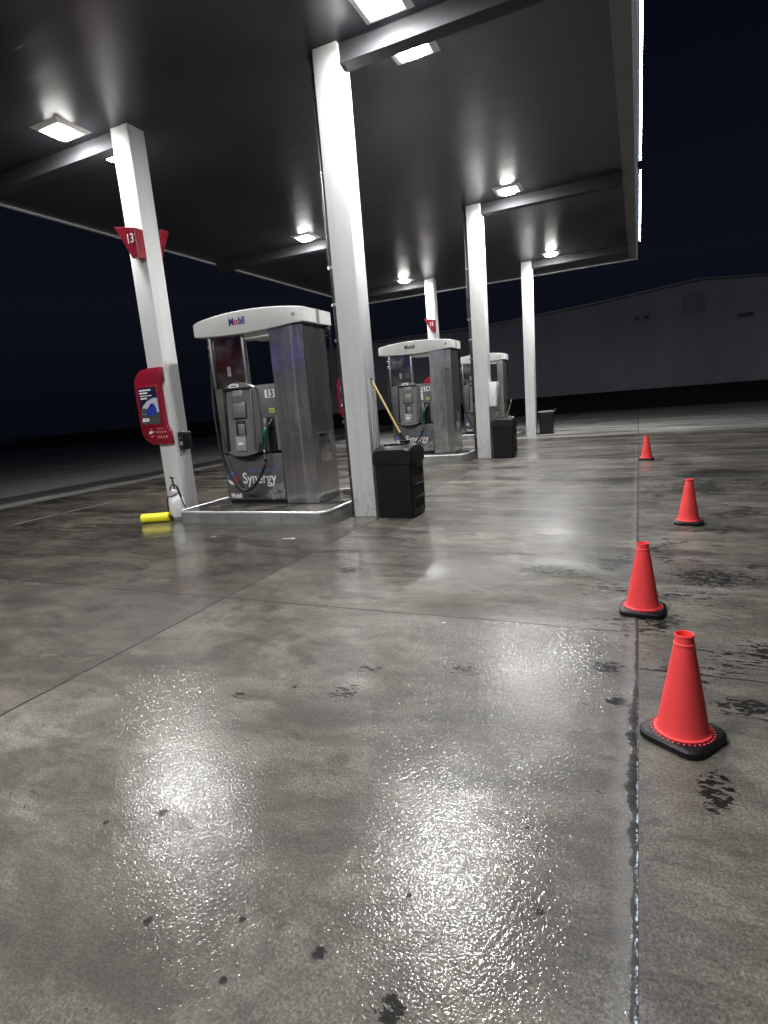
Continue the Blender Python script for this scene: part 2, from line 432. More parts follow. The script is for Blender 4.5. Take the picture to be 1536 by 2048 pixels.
    broom = t.noise(t.comb(t.math('ADD', t.math('MULTIPLY', X, 60), t.math('MULTIPLY', Y, -38)), t.math('ADD', t.math('MULTIPLY', X, 9), t.math('MULTIPLY', Y, 14)), 0.0), 1.0, 2, 0.5)
    swell = t.noise(p, 5.0, 3, 0.5)
    ripple = t.math('MULTIPLY', t.noise(p, 40, 2, 0.6), t.map(Y, 1.9, 3.4, 0.0, 4.5))
    h = t.math('ADD', t.math('ADD', relief, ripple), t.math('MULTIPLY', broom, 1.3))
    amp = t.fmix(midfront, t.map(wet, 0.0, 1.0, 0.0013, 0.0007, smooth=False), t.map(mid, 0.35, 0.65, 0.0009, 0.0013))
    amp = t.fmix(right, amp, 0.0011)
    amp = t.math('MULTIPLY', amp, t.map(Y, 3.0, 7.0, 1.0, 0.5))
    amp = t.fmix(leftback, amp, 0.00018)
    amp = t.fmix(wide, amp, 0.00002)
    f1 = t.bump(h, 1.0, amp)
    f2 = t.bump(swell, t.math('MULTIPLY', t.fmix(leftback, 0.20, 0.10), t.math('SUBTRACT', 1.0, wide)), 0.012, f1)
    f3 = t.bump(glint, 1.0, 0.0016, f2)
    b1 = t.bump(t.math('ADD', t.math('MULTIPLY', relief, 0.5), fine), 1.0, 0.0022)
    b2 = t.bump(t.math('MULTIPLY', j, -1.0), 0.8, 0.008, b1)
    n = t.n.new('ShaderNodeBsdfPrincipled')
    t.l.new(c, n.inputs['Base Color'])
    t.put(n.inputs['Roughness'], rough)
    t.put(n.inputs['Specular IOR Level'], t.fmix(wide, t.fmix(black, 0.35, 0.1), 0.05))
    t.put(n.inputs['Normal'], b2)
    t.put(n.inputs['Coat Weight'], film)
    t.put(n.inputs['Coat Roughness'], frough)
    n.inputs['Coat IOR'].default_value = 1.58
    t.put(n.inputs['Coat Normal'], f3)
    t.l.new(n.outputs[0], t.out.inputs[0])
    M['wet_concrete'] = t.m
concrete_mat()

def asphalt_mat():
    t = NT('damp_asphalt')
    p = t.pos()
    s = t.sep(p)
    n = t.noise(p, 0.16, 6, 0.6, 0.4)
    st = t.noise(t.vmath('MULTIPLY', p, (0.5, 0.12, 1)), 0.8, 5, 0.6)
    f = t.noise(p, 40, 2)
    c = t.mix(t.map(n, 0.3, 0.7), (0.12, 0.12, 0.112), (0.19, 0.188, 0.175))
    c = t.mix(t.map(st, 0.45, 0.7, 0, 0.6), c, (0.075, 0.073, 0.068))
    c = t.mix(t.map(f, 0.3, 0.7, 0, 0.3), c, (0.13, 0.13, 0.12))
    gut = t.math('ABSOLUTE', t.math('ADD', s[0], t.math('ADD', 12.6, t.math('MULTIPLY', t.math('SUBTRACT', n, 0.5), 1.4))))
    g = t.map(gut, 0.45, 0.8, 1, 0)
    c = t.mix(t.math('MULTIPLY', g, 0.85), c, (0.012, 0.012, 0.012))
    M['damp_asphalt'] = t.bsdf(c, t.map(st, 0.35, 0.65, 0.34, 0.62), 0.0, normal=t.bump(f, 0.35, 0.01))
    t = NT('grass_ground')
    p = t.pos()
    n = t.noise(p, 1.2, 6, 0.7)
    c = t.mix(t.map(n, 0.3, 0.7), (0.010, 0.013, 0.006), (0.035, 0.040, 0.018))
    M['grass_ground'] = t.bsdf(c, 0.9, normal=t.bump(t.noise(p, 9, 5, 0.7), 1.0, 0.2))
    t = NT('grass_blades')
    p = t.pos()
    c = t.mix(t.noise(p, 2.5, 3), (0.012, 0.017, 0.006), (0.05, 0.055, 0.02))
    M['grass_blades'] = t.bsdf(c, 0.8)
    t = NT('siding')
    p = t.pos()
    s = t.sep(p)
    rib = t.math('FRACT', t.math('MULTIPLY', s[0], 3.3))
    ribm = t.map(t.math('ABSOLUTE', t.math('SUBTRACT', rib, 0.5)), 0.36, 0.48)
    n = t.noise(t.vmath('MULTIPLY', p, (1, 1, 0.3)), 0.5, 5, 0.6)
    c = t.mix(t.map(n, 0.3, 0.7), (0.50, 0.50, 0.50), (0.60, 0.60, 0.60))
    c = t.mix(t.math('MULTIPLY', ribm, 0.10), c, (0.3, 0.3, 0.3))
    M['siding'] = t.bsdf(c, 0.55, normal=t.bump(ribm, 0.15, 0.03))
    t = NT('island_top')
    p = t.pos()
    n = t.noise(p, 1.6, 6, 0.62, 0.5)
    c = t.mix(t.map(n, 0.35, 0.7), (0.045, 0.042, 0.038), (0.13, 0.122, 0.11))
    M['island_top'] = t.bsdf(c, t.map(n, 0.35, 0.65, 0.12, 0.4), normal=t.bump(t.noise(p, 60, 3), 0.2, 0.004))
    t = NT('curb_steel')
    p = t.obj()
    n = t.noise(p, 3.0, 6, 0.65)
    f = t.noise(t.vmath('MULTIPLY', p, (1, 1, 6)), 2.0, 4, 0.6)
    c = t.mix(t.map(n, 0.3, 0.72), (0.22, 0.22, 0.21), (0.36, 0.355, 0.34))
    c = t.mix(t.map(f, 0.55, 0.75, 0, 0.5), c, (0.15, 0.14, 0.13))
    M['curb_steel'] = t.bsdf(c, 0.4, 0.35, normal=t.bump(n, 0.1, 0.02))
    t = NT('bottle')
    p = t.obj()
    c = t.mix(t.map(t.noise(p, 6, 3), 0.3, 0.7), (0.62, 0.63, 0.66), (0.76, 0.76, 0.78))
    M['bottle'] = t.bsdf(c, 0.3)
asphalt_mat()

# ---------------------------------------------------------------- mesh helpers
class MB:
    def __init__(s):
        s.bm = bmesh.new()
    def box(s, x0, x1, y0, y1, z0, z1, bev=0.0, seg=2):
        b = bmesh.new()
        bmesh.ops.create_cube(b, size=1.0)
        for v in b.verts:
            v.co = Vector((x0 + (v.co.x + .5) * (x1 - x0), y0 + (v.co.y + .5) * (y1 - y0), z0 + (v.co.z + .5) * (z1 - z0)))
        if bev:
            bmesh.ops.bevel(b, geom=b.edges[:], offset=bev, segments=seg, profile=0.5, affect='EDGES')
        return s.add(b)
    def add(s, b, mat=None):
        if mat is not None:
            bmesh.ops.transform(b, matrix=mat, verts=b.verts[:])
        m = bpy.data.meshes.new('tmp')
        b.to_mesh(m)
        b.free()
        s.bm.from_mesh(m)
        bpy.data.meshes.remove(m)
        return s
    def prism(s, pts, d, bev=0.0, mat=None):
        """pts (u, v) polygon laid in x-z at y=0, extruded to y=d"""
        b = bmesh.new()
        vs = [b.verts.new((u, 0, v)) for u, v in pts]
        f = b.faces.new(vs)
        r = bmesh.ops.extrude_face_region(b, geom=[f])
        for v in r['geom']:
            if isinstance(v, bmesh.types.BMVert):
                v.co.y += d
        bmesh.ops.recalc_face_normals(b, faces=b.faces[:])
        if bev:
            bmesh.ops.bevel(b, geom=[e for e in b.edges if e.is_manifold and e.calc_face_angle(0) > 0.6], offset=bev, segments=2, profile=0.5, affect='EDGES')
        return s.add(b, mat)
    def hull(s, bottom, top):
        """two loops of equal length -> closed solid"""
        b = bmesh.new()
        lo = [b.verts.new(v) for v in bottom]
        hi = [b.verts.new(v) for v in top]
        n = len(lo)
        for i in range(n):
            b.faces.new((lo[i], lo[(i + 1) % n], hi[(i + 1) % n], hi[i]))
        b.faces.new(lo[::-1])
        b.faces.new(hi)
        bmesh.ops.recalc_face_normals(b, faces=b.faces[:])
        return s.add(b)
    def loft(s, loops, cap=True, close=True):
        b = bmesh.new()
        rows = [[b.verts.new(v) for v in lp] for lp in loops]
        n = len(rows[0])
        for a, c in zip(rows, rows[1:]):
            for i in range(n if close else n - 1):
                b.faces.new((a[i], a[(i + 1) % n], c[(i + 1) % n], c[i]))
        if cap:
            b.faces.new(rows[0][::-1])
            b.faces.new(rows[-1])
        bmesh.ops.recalc_face_normals(b, faces=b.faces[:])
        return s.add(b)
    def tube(s, pts, r, n=10, cap=True):
        pts = [Vector(p) for p in pts]
        rs = r if isinstance(r, (list, tuple)) else [r] * len(pts)
        loops = []
        ref = None
        for i, p in enumerate(pts):
            d = (pts[min(i + 1, len(pts) - 1)] - pts[max(i - 1, 0)]).normalized()
            if ref is None:
                ref = d.orthogonal().normalized()
            ref = (ref - d * ref.dot(d)).normalized()
            w = d.cross(ref)
            loops.append([p + (ref * math.cos(2 * PI * k / n) + w * math.sin(2 * PI * k / n)) * rs[i] for k in range(n)])
        return s.loft(loops, cap)
    def lathe(s, prof, n=32, c=(0, 0, 0), cap=False):
        loops = [[(c[0] + r * math.cos(2 * PI * k / n), c[1] + r * math.sin(2 * PI * k / n), c[2] + z) for k in range(n)] for r, z in prof]
        return s.loft(loops, cap)
    def build(s, name, mat, parent=None, smooth=True, loc=None, angle=35):
        me = bpy.data.meshes.new(name)
        s.bm.to_mesh(me)
        s.bm.free()
        me.materials.append(M[mat] if isinstance(mat, str) else mat)
        if smooth:
            for p in me.polygons:
                p.use_smooth = True
            me.set_sharp_from_angle(angle=R(angle))
        o = bpy.data.objects.new(name, me)
        C.objects.link(o)
        if parent is not None:
            o.parent = parent
        if loc is not None:
            o.location = loc
        return o

def spline(pts, n=8):
    pts = [Vector(p) for p in pts]
    out = []
    for i in range(len(pts) - 1):
        p0, p1, p2, p3 = pts[max(i - 1, 0)], pts[i], pts[i + 1], pts[min(i + 2, len(pts) - 1)]
        for k in range(n):
            t = k / n
            out.append(0.5 * ((2 * p1) + (p2 - p0) * t + (2 * p0 - 5 * p1 + 4 * p2 - p3) * t * t + (3 * p1 - p0 - 3 * p2 + p3) * t ** 3))
    out.append(pts[-1])
    return out

def rrect(x0, x1, y0, y1, r, z=0.0, n=6):
    out = []
    for cx, cy_, a in ((x1 - r, y0 + r, -90), (x1 - r, y1 - r, 0), (x0 + r, y1 - r, 90), (x0 + r, y0 + r, 180)):
        for k in range(n + 1):
            q = R(a + 90 * k / n)
            out.append((cx + r * math.cos(q), cy_ + r * math.sin(q), z))
    return out

def thing(name, label, cat, loc=(0, 0, 0), rz=0.0, group=None):
    o = bpy.data.objects.new(name, None)
    o.empty_display_size = 0.1
    C.objects.link(o)
    o.location = loc
    o.rotation_euler = (0, 0, rz)
    o['label'] = label
    o['category'] = cat
    if group:
        o['group'] = group
    return o

def tag(o, label, cat, group=None):
    o['label'] = label
    o['category'] = cat
    if group:
        o['group'] = group
    return o

def struct(o, kind='structure'):
    o['kind'] = kind
    return o

def text(name, body, size, mat, parent, loc, rot=(PI / 2, 0, 0), ext=0.0012, align='LEFT', sx=1.0, bold=0.0, shear=0.0):
    cu = bpy.data.curves.new(name, 'FONT')
    cu.body = body
    cu.size = size
    cu.extrude = ext
    cu.offset = bold
    cu.shear = shear
    cu.align_x = align
    tmp = bpy.data.objects.new('tmp', cu)
    me = bpy.data.meshes.new_from_object(tmp)
    bpy.data.objects.remove(tmp)
    me.name = name
    for v in me.vertices:
        v.co.x *= sx
    me.materials.clear()
    me.materials.append(M[mat])
    o = bpy.data.objects.new(name, me)
    C.objects.link(o)
    o.parent = parent
    o.location = loc
    o.rotation_euler = rot
    return o

def dup(root, loc, rz, label):
    r = root.copy()
    C.objects.link(r)
    r.location = loc
    r.rotation_euler = (0, 0, rz)
    r['label'] = label
    for ch in list(root.children):
        c = ch.copy()
        C.objects.link(c)
        c.parent = r
        for g in ch.children:
            d = g.copy()
            C.objects.link(d)
            d.parent = c
    return r

# ================================================================= SETTING
Z = 5.337
Y1, Y2, Y3 = 6.316, 12.553, 18.771
YB = (Y1, Y2, Y3)
XR, XL, CW, CD = -3.341, -6.516, 0.3086, 0.294

b = MB()
b.loft([[(-250, -120, -0.012), (250, -120, -0.012)], [(-250, 400, -0.012), (250, 400, -0.012)]], cap=False, close=False)
struct(b.build('ground', 'damp_asphalt', smooth=False))
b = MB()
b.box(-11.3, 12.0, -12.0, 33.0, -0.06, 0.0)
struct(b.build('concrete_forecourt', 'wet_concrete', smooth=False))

# joint and puddle glints painted as pale strips on the far lane
def mark(x0, y0, x1, y1, w, z=0.005):
    d = Vector((x1 - x0, y1 - y0, 0)).normalized()
    n = Vector((-d.y, d.x, 0)) * w / 2
    bb = MB()
    a, e = Vector((x0, y0, z)), Vector((x1, y1, z))
    bb.loft([[a - n, a + n], [e - n, e + n]], cap=False, close=False)
    return struct(bb.build('glint_strip', 'glint_pale', smooth=False))
mark(-9.04, 5.5, -9.09, 7.5, 0.02)
mark(-11.60, 7.3, -11.75, 8.1, 0.07, 0.006)
mark(-11.55, 6.5, -11.60, 6.8, 0.06, 0.006)
mark(-11.7, 10.9, -11.8, 11.6, 0.08, 0.006)
mark(-9.5, 9.6, -9.7, 10.3, 0.08)

# grass bank beyond the forecourt
b = MB()
rows = []
random.seed(3)
for j, (yy, zz) in enumerate(((34.3, -0.05), (35.2, 0.10), (36.5, 0.32), (38.5, 0.62), (41, 0.84), (44, 0.92), (60, 0.95))):
    rows.append([(-60 + i * 1.2, yy + random.uniform(-.2, .2) * (0 < j < 6), zz + random.uniform(-.05, .05) * (0 < j < 5)) for i in range(101)])
b.loft(rows, cap=False, close=False)
struct(b.build('grass_bank', 'grass_ground'))
bm = bmesh.new()
for i in range(9000):
    x = random.uniform(-22, 14)
    y = random.uniform(34.4, 44.0)
    z = 0.92 * (1 - ((44 - y) / 9.7) ** 1.8) - 0.06
    h = random.uniform(0.06, 0.14)
    a = random.uniform(0, PI)
    dx, dy = math.cos(a) * 0.035, math.sin(a) * 0.035
    lx, ly = random.uniform(-.12, .12), random.uniform(-.12, .12)
    bm.faces.new((bm.verts.new((x - dx, y - dy, z)), bm.verts.new((x + dx, y + dy, z)), bm.verts.new((x + lx, y + ly, z + h))))
me = bpy.data.meshes.new('grass')
bm.to_mesh(me)
bm.free()
me.materials.append(M['grass_blades'])
gr = bpy.data.objects.new('grass', me)
C.objects.link(gr)
struct(gr, 'stuff')

# warehouse
wh = thing('warehouse', 'long pale windowless warehouse with a low gable behind the grass bank', 'building', (3.5, 45, 0.85))
b = MB()
prof = [(-32, -1.2), (16, -1.2), (16, 5.75), (4, 6.57), (0.05, 6.90), (-5.8, 6.33), (-13.9, 5.78), (-32, 5.60)]
b.prism(prof, 24)
b.build('wall', 'siding', wh, smooth=False)
b = MB()
top = [(16.2, 5.76), (4, 6.59), (0.05, 6.92), (-5.8, 6.35), (-13.9, 5.80), (-32.2, 5.62)]
b.prism(top + [(u, v + 0.10) for u, v in top[::-1]], 24.4, mat=Matrix.Translation((0, -0.2, 0)))
b.build('roof', 'dull_steel', wh, smooth=False)
b = MB()
b.box(-0.85, 0.52, -0.06, -0.003, 4.86, 6.15)
b.build('vent_panel', 'trim_grey', wh, smooth=False)
for x in (-3.62, -3.05):
    b = MB()
    b.box(x - 0.16, x + 0.16, -0.22, -0.003, 4.90, 5.08, 0.03)
    b.build('wall_lamp', 'trim_soft', wh)
b = MB()
b.box(2.4, 3.3, -0.25, -0.003, 4.28, 4.46, 0.03)
b.build('wall_lamp', 'trim_soft', wh)

# the shop behind the photographer; its light strips show in the steel of the pumps
st = thing('shop_building', 'low shop behind the photographer, outside the picture, seen only as coloured glints on steel', 'building', (-16, -15, 0))
b = MB()
b.box(-14, 14, -10, 0, -0.05, 5.2)
b.build('wall', 'siding', st, smooth=False)
b = MB()
b.box(-14.3, 14.3, -10.3, 0.3, 5.2, 5.5)
b.build('roof', 'pipe_dark', st, smooth=False)
for x0 in (-12, -7, -2, 3, 8):  # glowing panels added so the pump steel reflects grey
    b = MB()
    b.box(x0, x0 + 3.6, 0.002, 0.03, 0.7, 3.3)
    b.build('fill_panel', 'steel_fill_glow', st, smooth=False)
for x0, x1, mt in ((-13.5, -4.6, 'red_strip'), (-4.4, 13.5, 'blue_strip')):
    b = MB()
    b.box(x0, x1, 0.005, 0.08, 4.45, 4.72, 0.01)
    b.build('light_strip', mt, st)

# ================================================================= CANOPY
can = thing('fuel_canopy', 'large flat white-edged fuel canopy over the pumps with a dark panelled underside', 'canopy', (-5.1, 9, Z))
def cl(bb, name, mat, **k):
    return bb.build(name, mat, can, loc=(5.1, -9, -Z), **k)
YA, YE, XA, XE = -4.0, 21.19, -10.12, -0.10
b = MB()
b.box(XA + .06, -0.30, YA, YE - .06, Z, Z + 0.25)
cl(b, 'deck', 'deck', smooth=False)
b = MB()
b.box(-0.299, -0.085, YA, YE - .061, Z - 0.012, Z + 0.25)
cl(b, 'edge_trim', 'deck_trim', smooth=False)
for nm, a in (('right', (-0.084, -0.045, YA, YE, Z - 0.03, Z + 0.9)), ('left', (XA, XA + .059, YA, YE, Z - 0.03, Z + 0.9)),
              ('far', (XA + .06, -0.085, YE - .059, YE, Z - 0.03, Z + 0.9)), ('near', (XA + .06, -0.085, YA, YA + .05, Z - 0.03, Z + 0.9))):
    b = MB()
    b.box(*a)
    cl(b, 'fascia', 'fascia', smooth=False)
for y0, y1 in ((YA, 12.30), (12.93, 18.81)):
    b = MB()
    b.box(-0.044, 0.0, y0, y1, Z + 0.005, Z + 0.075, 0.006)
    h = cl(b, 'light_strip_housing', 'fascia')
    b = MB()
    b.box(0.0005, 0.026, y0 + .01, y1 - .01, Z + 0.012, Z + 0.066, 0.008)
    l = b.build('light_strip', 'led_strip', h)
for y in (0.08,) + YB:
    for x0, x1 in ((XR + CW - 0.02, -0.301), (XA + .061, XL + 0.02)):
        b = MB()
        b.box(x0, x1, y + .045, y + .245, Z - 0.205, Z - 0.19)
        b.box(x0, x1, y + .06, y + .23, Z - 0.1899, Z - 0.0005)
        cl(b, 'beam', 'beam_paint', smooth=False)

# columns
def column(x, y, label, plate=False, conduit=False):
    t = thing('canopy_column', label, 'column', (x + CW / 2, y + CD / 2, 0), 0, 'white square columns carrying the canopy')
    w, d = CW / 2, CD / 2
    b = MB()
    b.box(-w, w, -d, d, 0.0, Z - 0.0005, 0.008)
    b.build('post', 'column_paint', t)
    if plate:
        b = MB()
        for q in ((-0.075, 0.09, 1.16, 1.166), (-0.075, 0.09, 1.354, 1.36), (-0.075, -0.069, 1.1662, 1.3538), (0.084, 0.09, 1.1662, 1.3538)):
            b.box(q[0], q[1], -d - 0.004, -d - 0.0002, q[2], q[3])
        b.build('cover_plate', 'white_paint', t, smooth=False)
    if conduit:
        for k, (yy, top) in enumerate(((-0.05, 1.72), (0.0, 1.62), (0.05, 1.5))):
            b = MB()
            b.tube([(w + .006, yy, 0.04), (w + .006, yy, top)], 0.006, 8)
            b.build('conduit', 'white_paint', t)
    return t
column(XR, Y1, 'nearest white square canopy column beside the black bin with the leaning yellow handle', True, True)
column(XR, Y2, 'white square canopy column carrying the white electrical box', True)
column(XR, Y3, 'thin-looking farthest white column, the one before the warehouse with the small rimmed bin', True)
column(XL, Y1, 'white square canopy column carrying the big red advert board and the 13 sign')
column(XL, Y2, 'white column almost wholly hidden behind the nearest column, its red board showing')
column(XL, Y3, 'white column rising behind the middle pump with a small red sign near its top')

# ceiling lights
lamp_spots = [(-2.36, 6.01, 'brightest square lamp at the top edge, before the nearest beam'), (-2.36, 6.86, 'square lamp just behind the nearest beam'),
              (-7.05, 5.99, 'big square lamp left of the red-boarded column, before its beam'), (-7.05, 6.84, 'lamp half hidden by the top of the red-boarded column'),
              (-2.36, 12.14, 'square lamp right of the column with the electrical box'), (-2.36, 13.1, 'lamp hidden behind the beam of the electrical box column'),
              (-7.05, 12.16, 'square lamp just left of the nearest column'), (-7.05, 13.1, 'lamp behind the beam left of the nearest column'),
              (-2.36, 18.25, 'small far lamp right of the farthest column'), (-2.36, 19.35, 'lamp behind the farthest right beam'),
              (-7.05, 18.3, 'small far lamp left of the column behind the middle pump'), (-7.05, 19.35, 'lamp behind the farthest left beam'),
              (-2.36, -0.25, 'lamp above the foreground, outside the picture'), (-2.36, 0.6, 'second lamp above the foreground, outside the picture'),
              (-7.05, -0.25, 'left lamp above the foreground, outside the picture'), (-7.05, 0.6, 'second left lamp above the foreground, outside the picture')]
for x, y, lb in lamp_spots:
    t = thing('ceiling_light', lb, 'light', (x, y, Z), 0, 'square LED lamps under the canopy')
    b = MB()
    b.hull([(-.2, -.2, -.034), (.2, -.2, -.034), (.2, .2, -.034), (-.2, .2, -.034)], [(-.27, -.27, -.0008), (.27, -.27, -.0008), (.27, .27, -.0008), (-.27, .27, -.0008)])
    b.build('housing', 'white_plastic', t, smooth=False)
    b = MB()
    sq = lambda r, zz: [(r, r * .5, zz), (r * .5, r, zz), (-r * .5, r, zz), (-r, r * .5, zz), (-r, -r * .5, zz), (-r * .5, -r, zz), (r * .5, -r, zz), (r, -r * .5, zz)]
    b.loft([sq(.160, -.0345), sq(.148, -.058), sq(.105, -.072)])
    b.build('lens', 'lamp_lens', t, smooth=False)
    ld = bpy.data.lights.new('led_plate', 'AREA')
    ld.shape = 'SQUARE'
    ld.size = 0.26
    ld.energy = WATTS
    ld.color = (0.975, 0.985, 1.0)
    lo = bpy.data.objects.new('led_plate', ld)
    C.objects.link(lo)
    lo.parent = t
    lo.location = (0, 0, -0.076)

# rain pipes
def rain_pipe(y, label):
    t = thing('rain_pipe', label, 'pipe', (XR - 0.05, y + 0.12, 0), 0, 'dark rain pipes on the columns')
    b = MB()
    b.tube([(0, 0, 0.02), (0, 0, Z - 0.20), (0.0, 0, Z - 0.12), (-0.03, 0.0, Z - 0.002)], 0.042, 14)
    b.build('pipe', 'pipe_dark', t)
    b = MB()
    b.lathe([(0.043, 0), (0.052, 0.0), (0.052, 0.12), (0.043, 0.12)], 16, (0, 0, Z - 0.34))
    b.build('joint_collar', 'pipe_dark', t)
    for z in (3.05, 2.62, 2.2, 1.2, 0.5, 4.1):
        b = MB()
        b.lathe([(0.0425, 0), (0.046, 0.0), (0.046, 0.035), (0.0425, 0.035)], 16, (0, 0, z))
        b.box(-0.06, -0.04, -0.02, 0.02, z, z + 0.035)
        b.build('clamp', 'chrome', t)
    b = MB()
    b.tube([(-0.052, -0.01, 3.1), (-0.055, -0.012, 3.35), (-0.05, -0.014, 3.6), (-0.055, -0.012, 3.9)], 0.007, 6)
    b.build('cable', 'chrome', t)
rain_pipe(Y1, 'dark rain pipe clamped to the left side of the nearest column')
rain_pipe(Y2, 'dark rain pipe clamped to the column with the electrical box')

# ================================================================= PUMP ISLANDS
def island(x0, x1, y0, y1, label):
    t = thing('pump_island', label, 'kerb', ((x0 + x1) / 2, (y0 + y1) / 2, 0), 0, 'raised steel-edged pump islands')
    cx, cy_ = (x0 + x1) / 2, (y0 + y1) / 2
    o = rrect(x0 - cx, x1 - cx, y0 - cy_, y1 - cy_, 0.16, 0, 8)
    inn = rrect(x0 - cx + .035, x1 - cx - .035, y0 - cy_ + .035, y1 - cy_ - .035, 0.13, 0, 8)
    b = MB()
    z = lambda lp, h: [(p[0], p[1], h) for p in lp]
    b.loft([z(o, 0.0), z(o, 0.150)], cap=False)
    b.build('kerb_face', 'curb_steel', t)
    b = MB()
    n = len(o)
    loops = []
    for k in range(n):
        pv, nx = Vector(o[k - 1]), Vector(o[(k + 1) % n])
        d = (nx - pv).normalized()
        nn = Vector((d.y, -d.x, 0))
        p = Vector((o[k][0], o[k][1], 0.150)) - nn * 0.012
        loops.append([p + (nn * math.cos(2 * PI * q / 10) + Vector((0, 0, 1)) * math.sin(2 * PI * q / 10)) * 0.020 for q in range(10)])
    loops.append(loops[0])
    b.loft(loops, cap=False)
    b.build('steel_rim', 'rim_steel', t)
    b = MB()
    b.loft([z(inn, 0.10), z(inn, 0.165)], cap=True)
    b.build('slab', 'island_top', t)
    for x in (x0 + .42, x1 - .65):
        b = MB()
        b.box(x - cx - .002, x - cx + .002, y0 - cy_ - .0015, y0 - cy_ + .004, 0.005, 0.13)
        b.build('seam', 'pipe_dark', t, smooth=False)
    return t
island(-5.88, -3.49, 5.81, 7.6, 'nearest raised concrete island with a bright steel edge under the 13 pump')
island(-5.88, -3.49, 12.05, 13.8, 'middle steel-edged island under the 14 pump')
island(-5.88, -3.49, 18.25, 20.0, 'farthest steel-edged island, partly behind the column with the electrical box')

# ================================================================= PUMPS
def arc_pts(x0, x1, z0, rise, n=14):
    return [(x0 + (x1 - x0) * k / n, z0 + rise * (1 - (2 * k / n - 1) ** 2)) for k in range(n + 1)]

def pump(x, y, num, label, slim=False, ink=('mobil_blue', 'mobil_red')):
    IS = 0.165
    t = thing('fuel_pump', label, 'fuel pump', (x, y, IS), 0, 'stainless fuel pumps on the islands')
    z = lambda v: v - IS
    xr = 0.62 if slim else 0.77          # right end of the steel column
    xs = 0.44 if slim else 0.275
    # steel column on the right
    b = MB()
    pl = [(xs, 0.0), (0.60 if not slim else 0.54, 0.0), (xr, 0.012), (xr, 0.60), (xs, 0.60)]
    b.hull([(u, v, z(0.175)) for u, v in pl], [(u, v, z(2.475)) for u, v in pl])
    col = b.build('steel_column', 'stainless', t, smooth=False)
    b = MB()
    b.box(0.597 if not slim else .538, 0.6025 if not slim else .543, -0.0025, 0.0, z(0.19), z(2.45))
    b.build('seam', 'light_grey_plastic', col, smooth=False)
    b = MB()
    b.box(xr - 0.006, xr + 0.0022, 0.010, 0.0155, z(0.18), z(2.46))
    b.build('corner_bead', 'chrome', col, smooth=False)
    b = MB()
    b.box(xr + .0005, xr + .006, 0.16, 0.47, z(0.70), z(1.10), 0.004)
    dr = b.build('access_door', 'stainless', t)
    b = MB()
    b.box(xr + .0065, xr + .022, 0.165, 0.465, z(1.085), z(1.102), 0.003)
    b.build('handle', 'chrome', dr)
    b = MB()
    b.box(0.36, 0.50, -0.003, -0.0005, z(2.30), z(2.306))
    b.build('slot', 'chrome', col, smooth=False)
    # lower cabinet and its graphic panel
    b = MB()
    b.box(-0.745, xs - .002, 0.02, 0.58, z(0.235), z(0.862), 0.006)
    lc = b.build('lower_cabinet', 'graphic_grey', t)
    b = MB()
    b.box(-0.70, xs - .01, 0.0, 0.019, z(0.225), z(0.85), 0.004)
    gp = b.build('graphic_panel', 'graphic_grey', t)
    fy = -0.0018
    text('lettering', 'Synergy', 0.215, 'sign_white', gp, (-0.435, fy, z(0.462)), sx=0.84, bold=0.002)
    text('lettering', 'FUEL TECHNOLOGY', 0.068, 'dim_blue', gp, (-0.31, fy, z(0.618)), sx=0.80, bold=0.001)
    text('lettering', 'Mobil', 0.098, 'sign_white', gp, (-0.675, fy, z(0.255)), sx=0.86, bold=0.003)
    b = MB()
    b.box(0.20, 0.235, fy, fy + .001, z(0.448), z(0.454))
    b.build('mark', 'sign_white', gp, smooth=False)
    def swoosh(cx, cz, r0, r1, a0, a1, mat):
        outer = [(cx + r1 * math.cos(R(a0 + (a1 - a0) * k / 10)), cz + r1 * math.sin(R(a0 + (a1 - a0) * k / 10))) for k in range(11)]
        inner = [(cx + (r0 + (r1 - r0) * (abs(k - 5) / 5) ** 2) * math.cos(R(a0 + (a1 - a0) * k / 10)), cz + (r0 + (r1 - r0) * (abs(k - 5) / 5) ** 2) * math.sin(R(a0 + (a1 - a0) * k / 10))) for k in range(9, 0, -1)]
        bb = MB()
        bb.prism(outer + inner, 0.0012, mat=Matrix.Translation((0, fy, 0)))
        bb.build('emblem', mat, gp, smooth=False)
    ex, ez = -0.610, z(0.535)
    swoosh(ex, ez, 0.040, 0.086, 60, 185, 'logo_blue')
    swoosh(ex, ez, 0.000, 0.032, 60, 200, 'logo_blue')
    swoosh(ex, ez, 0.048, 0.092, 188, 300, 'sign_white')
    swoosh(ex, ez, 0.006, 0.040, 205, 330, 'sign_white')
    swoosh(ex, ez, 0.040, 0.082, 305, 395, 'mobil_red')
    rr = random.Random(5)
    for bx, bz, br in ((0.02, .33, .034), (0.09, .36, .045), (0.19, .40, .05), (0.05, .27, .045), (0.13, .28, .036), (0.21, .29, .04), (0.235, .35, .025), (0.12, .43, .022), (-.03, .28, .02)):
        if bx + br > xs - .012:
            br = xs - .012 - bx
        bb = MB()
        bb.prism([(bx + br * math.cos(2 * PI * k / 18), z(bz) + br * math.sin(2 * PI * k / 18)) for k in range(18)], 0.001, mat=Matrix.Translation((0, fy + rr.uniform(0.0002, 0.0008), 0)))
        bb.build('bubble', 'bubble_grey', gp, smooth=False)
    b = MB()
    b.box(-0.715, xs - .003, 0.03, 0.56, z(0.166), z(0.234))
    b.build('kick_plate', 'black_hole', t, smooth=False)
    # middle cabinet
    b = MB()
    b.box(-0.745, xs - .002, 0.03, 0.57, z(0.892), z(1.785), 0.006)
    b.build('middle_cabinet', 'grey_plastic', t)
    b = MB()
    b.box(-0.735, xs - .004, 0.05, 0.55, z(0.862), z(0.892))
    b.build('gap', 'black_hole', t, smooth=False)
    # keypad module that bulges forward
    b = MB()
    x0, x1 = -0.525, -0.045
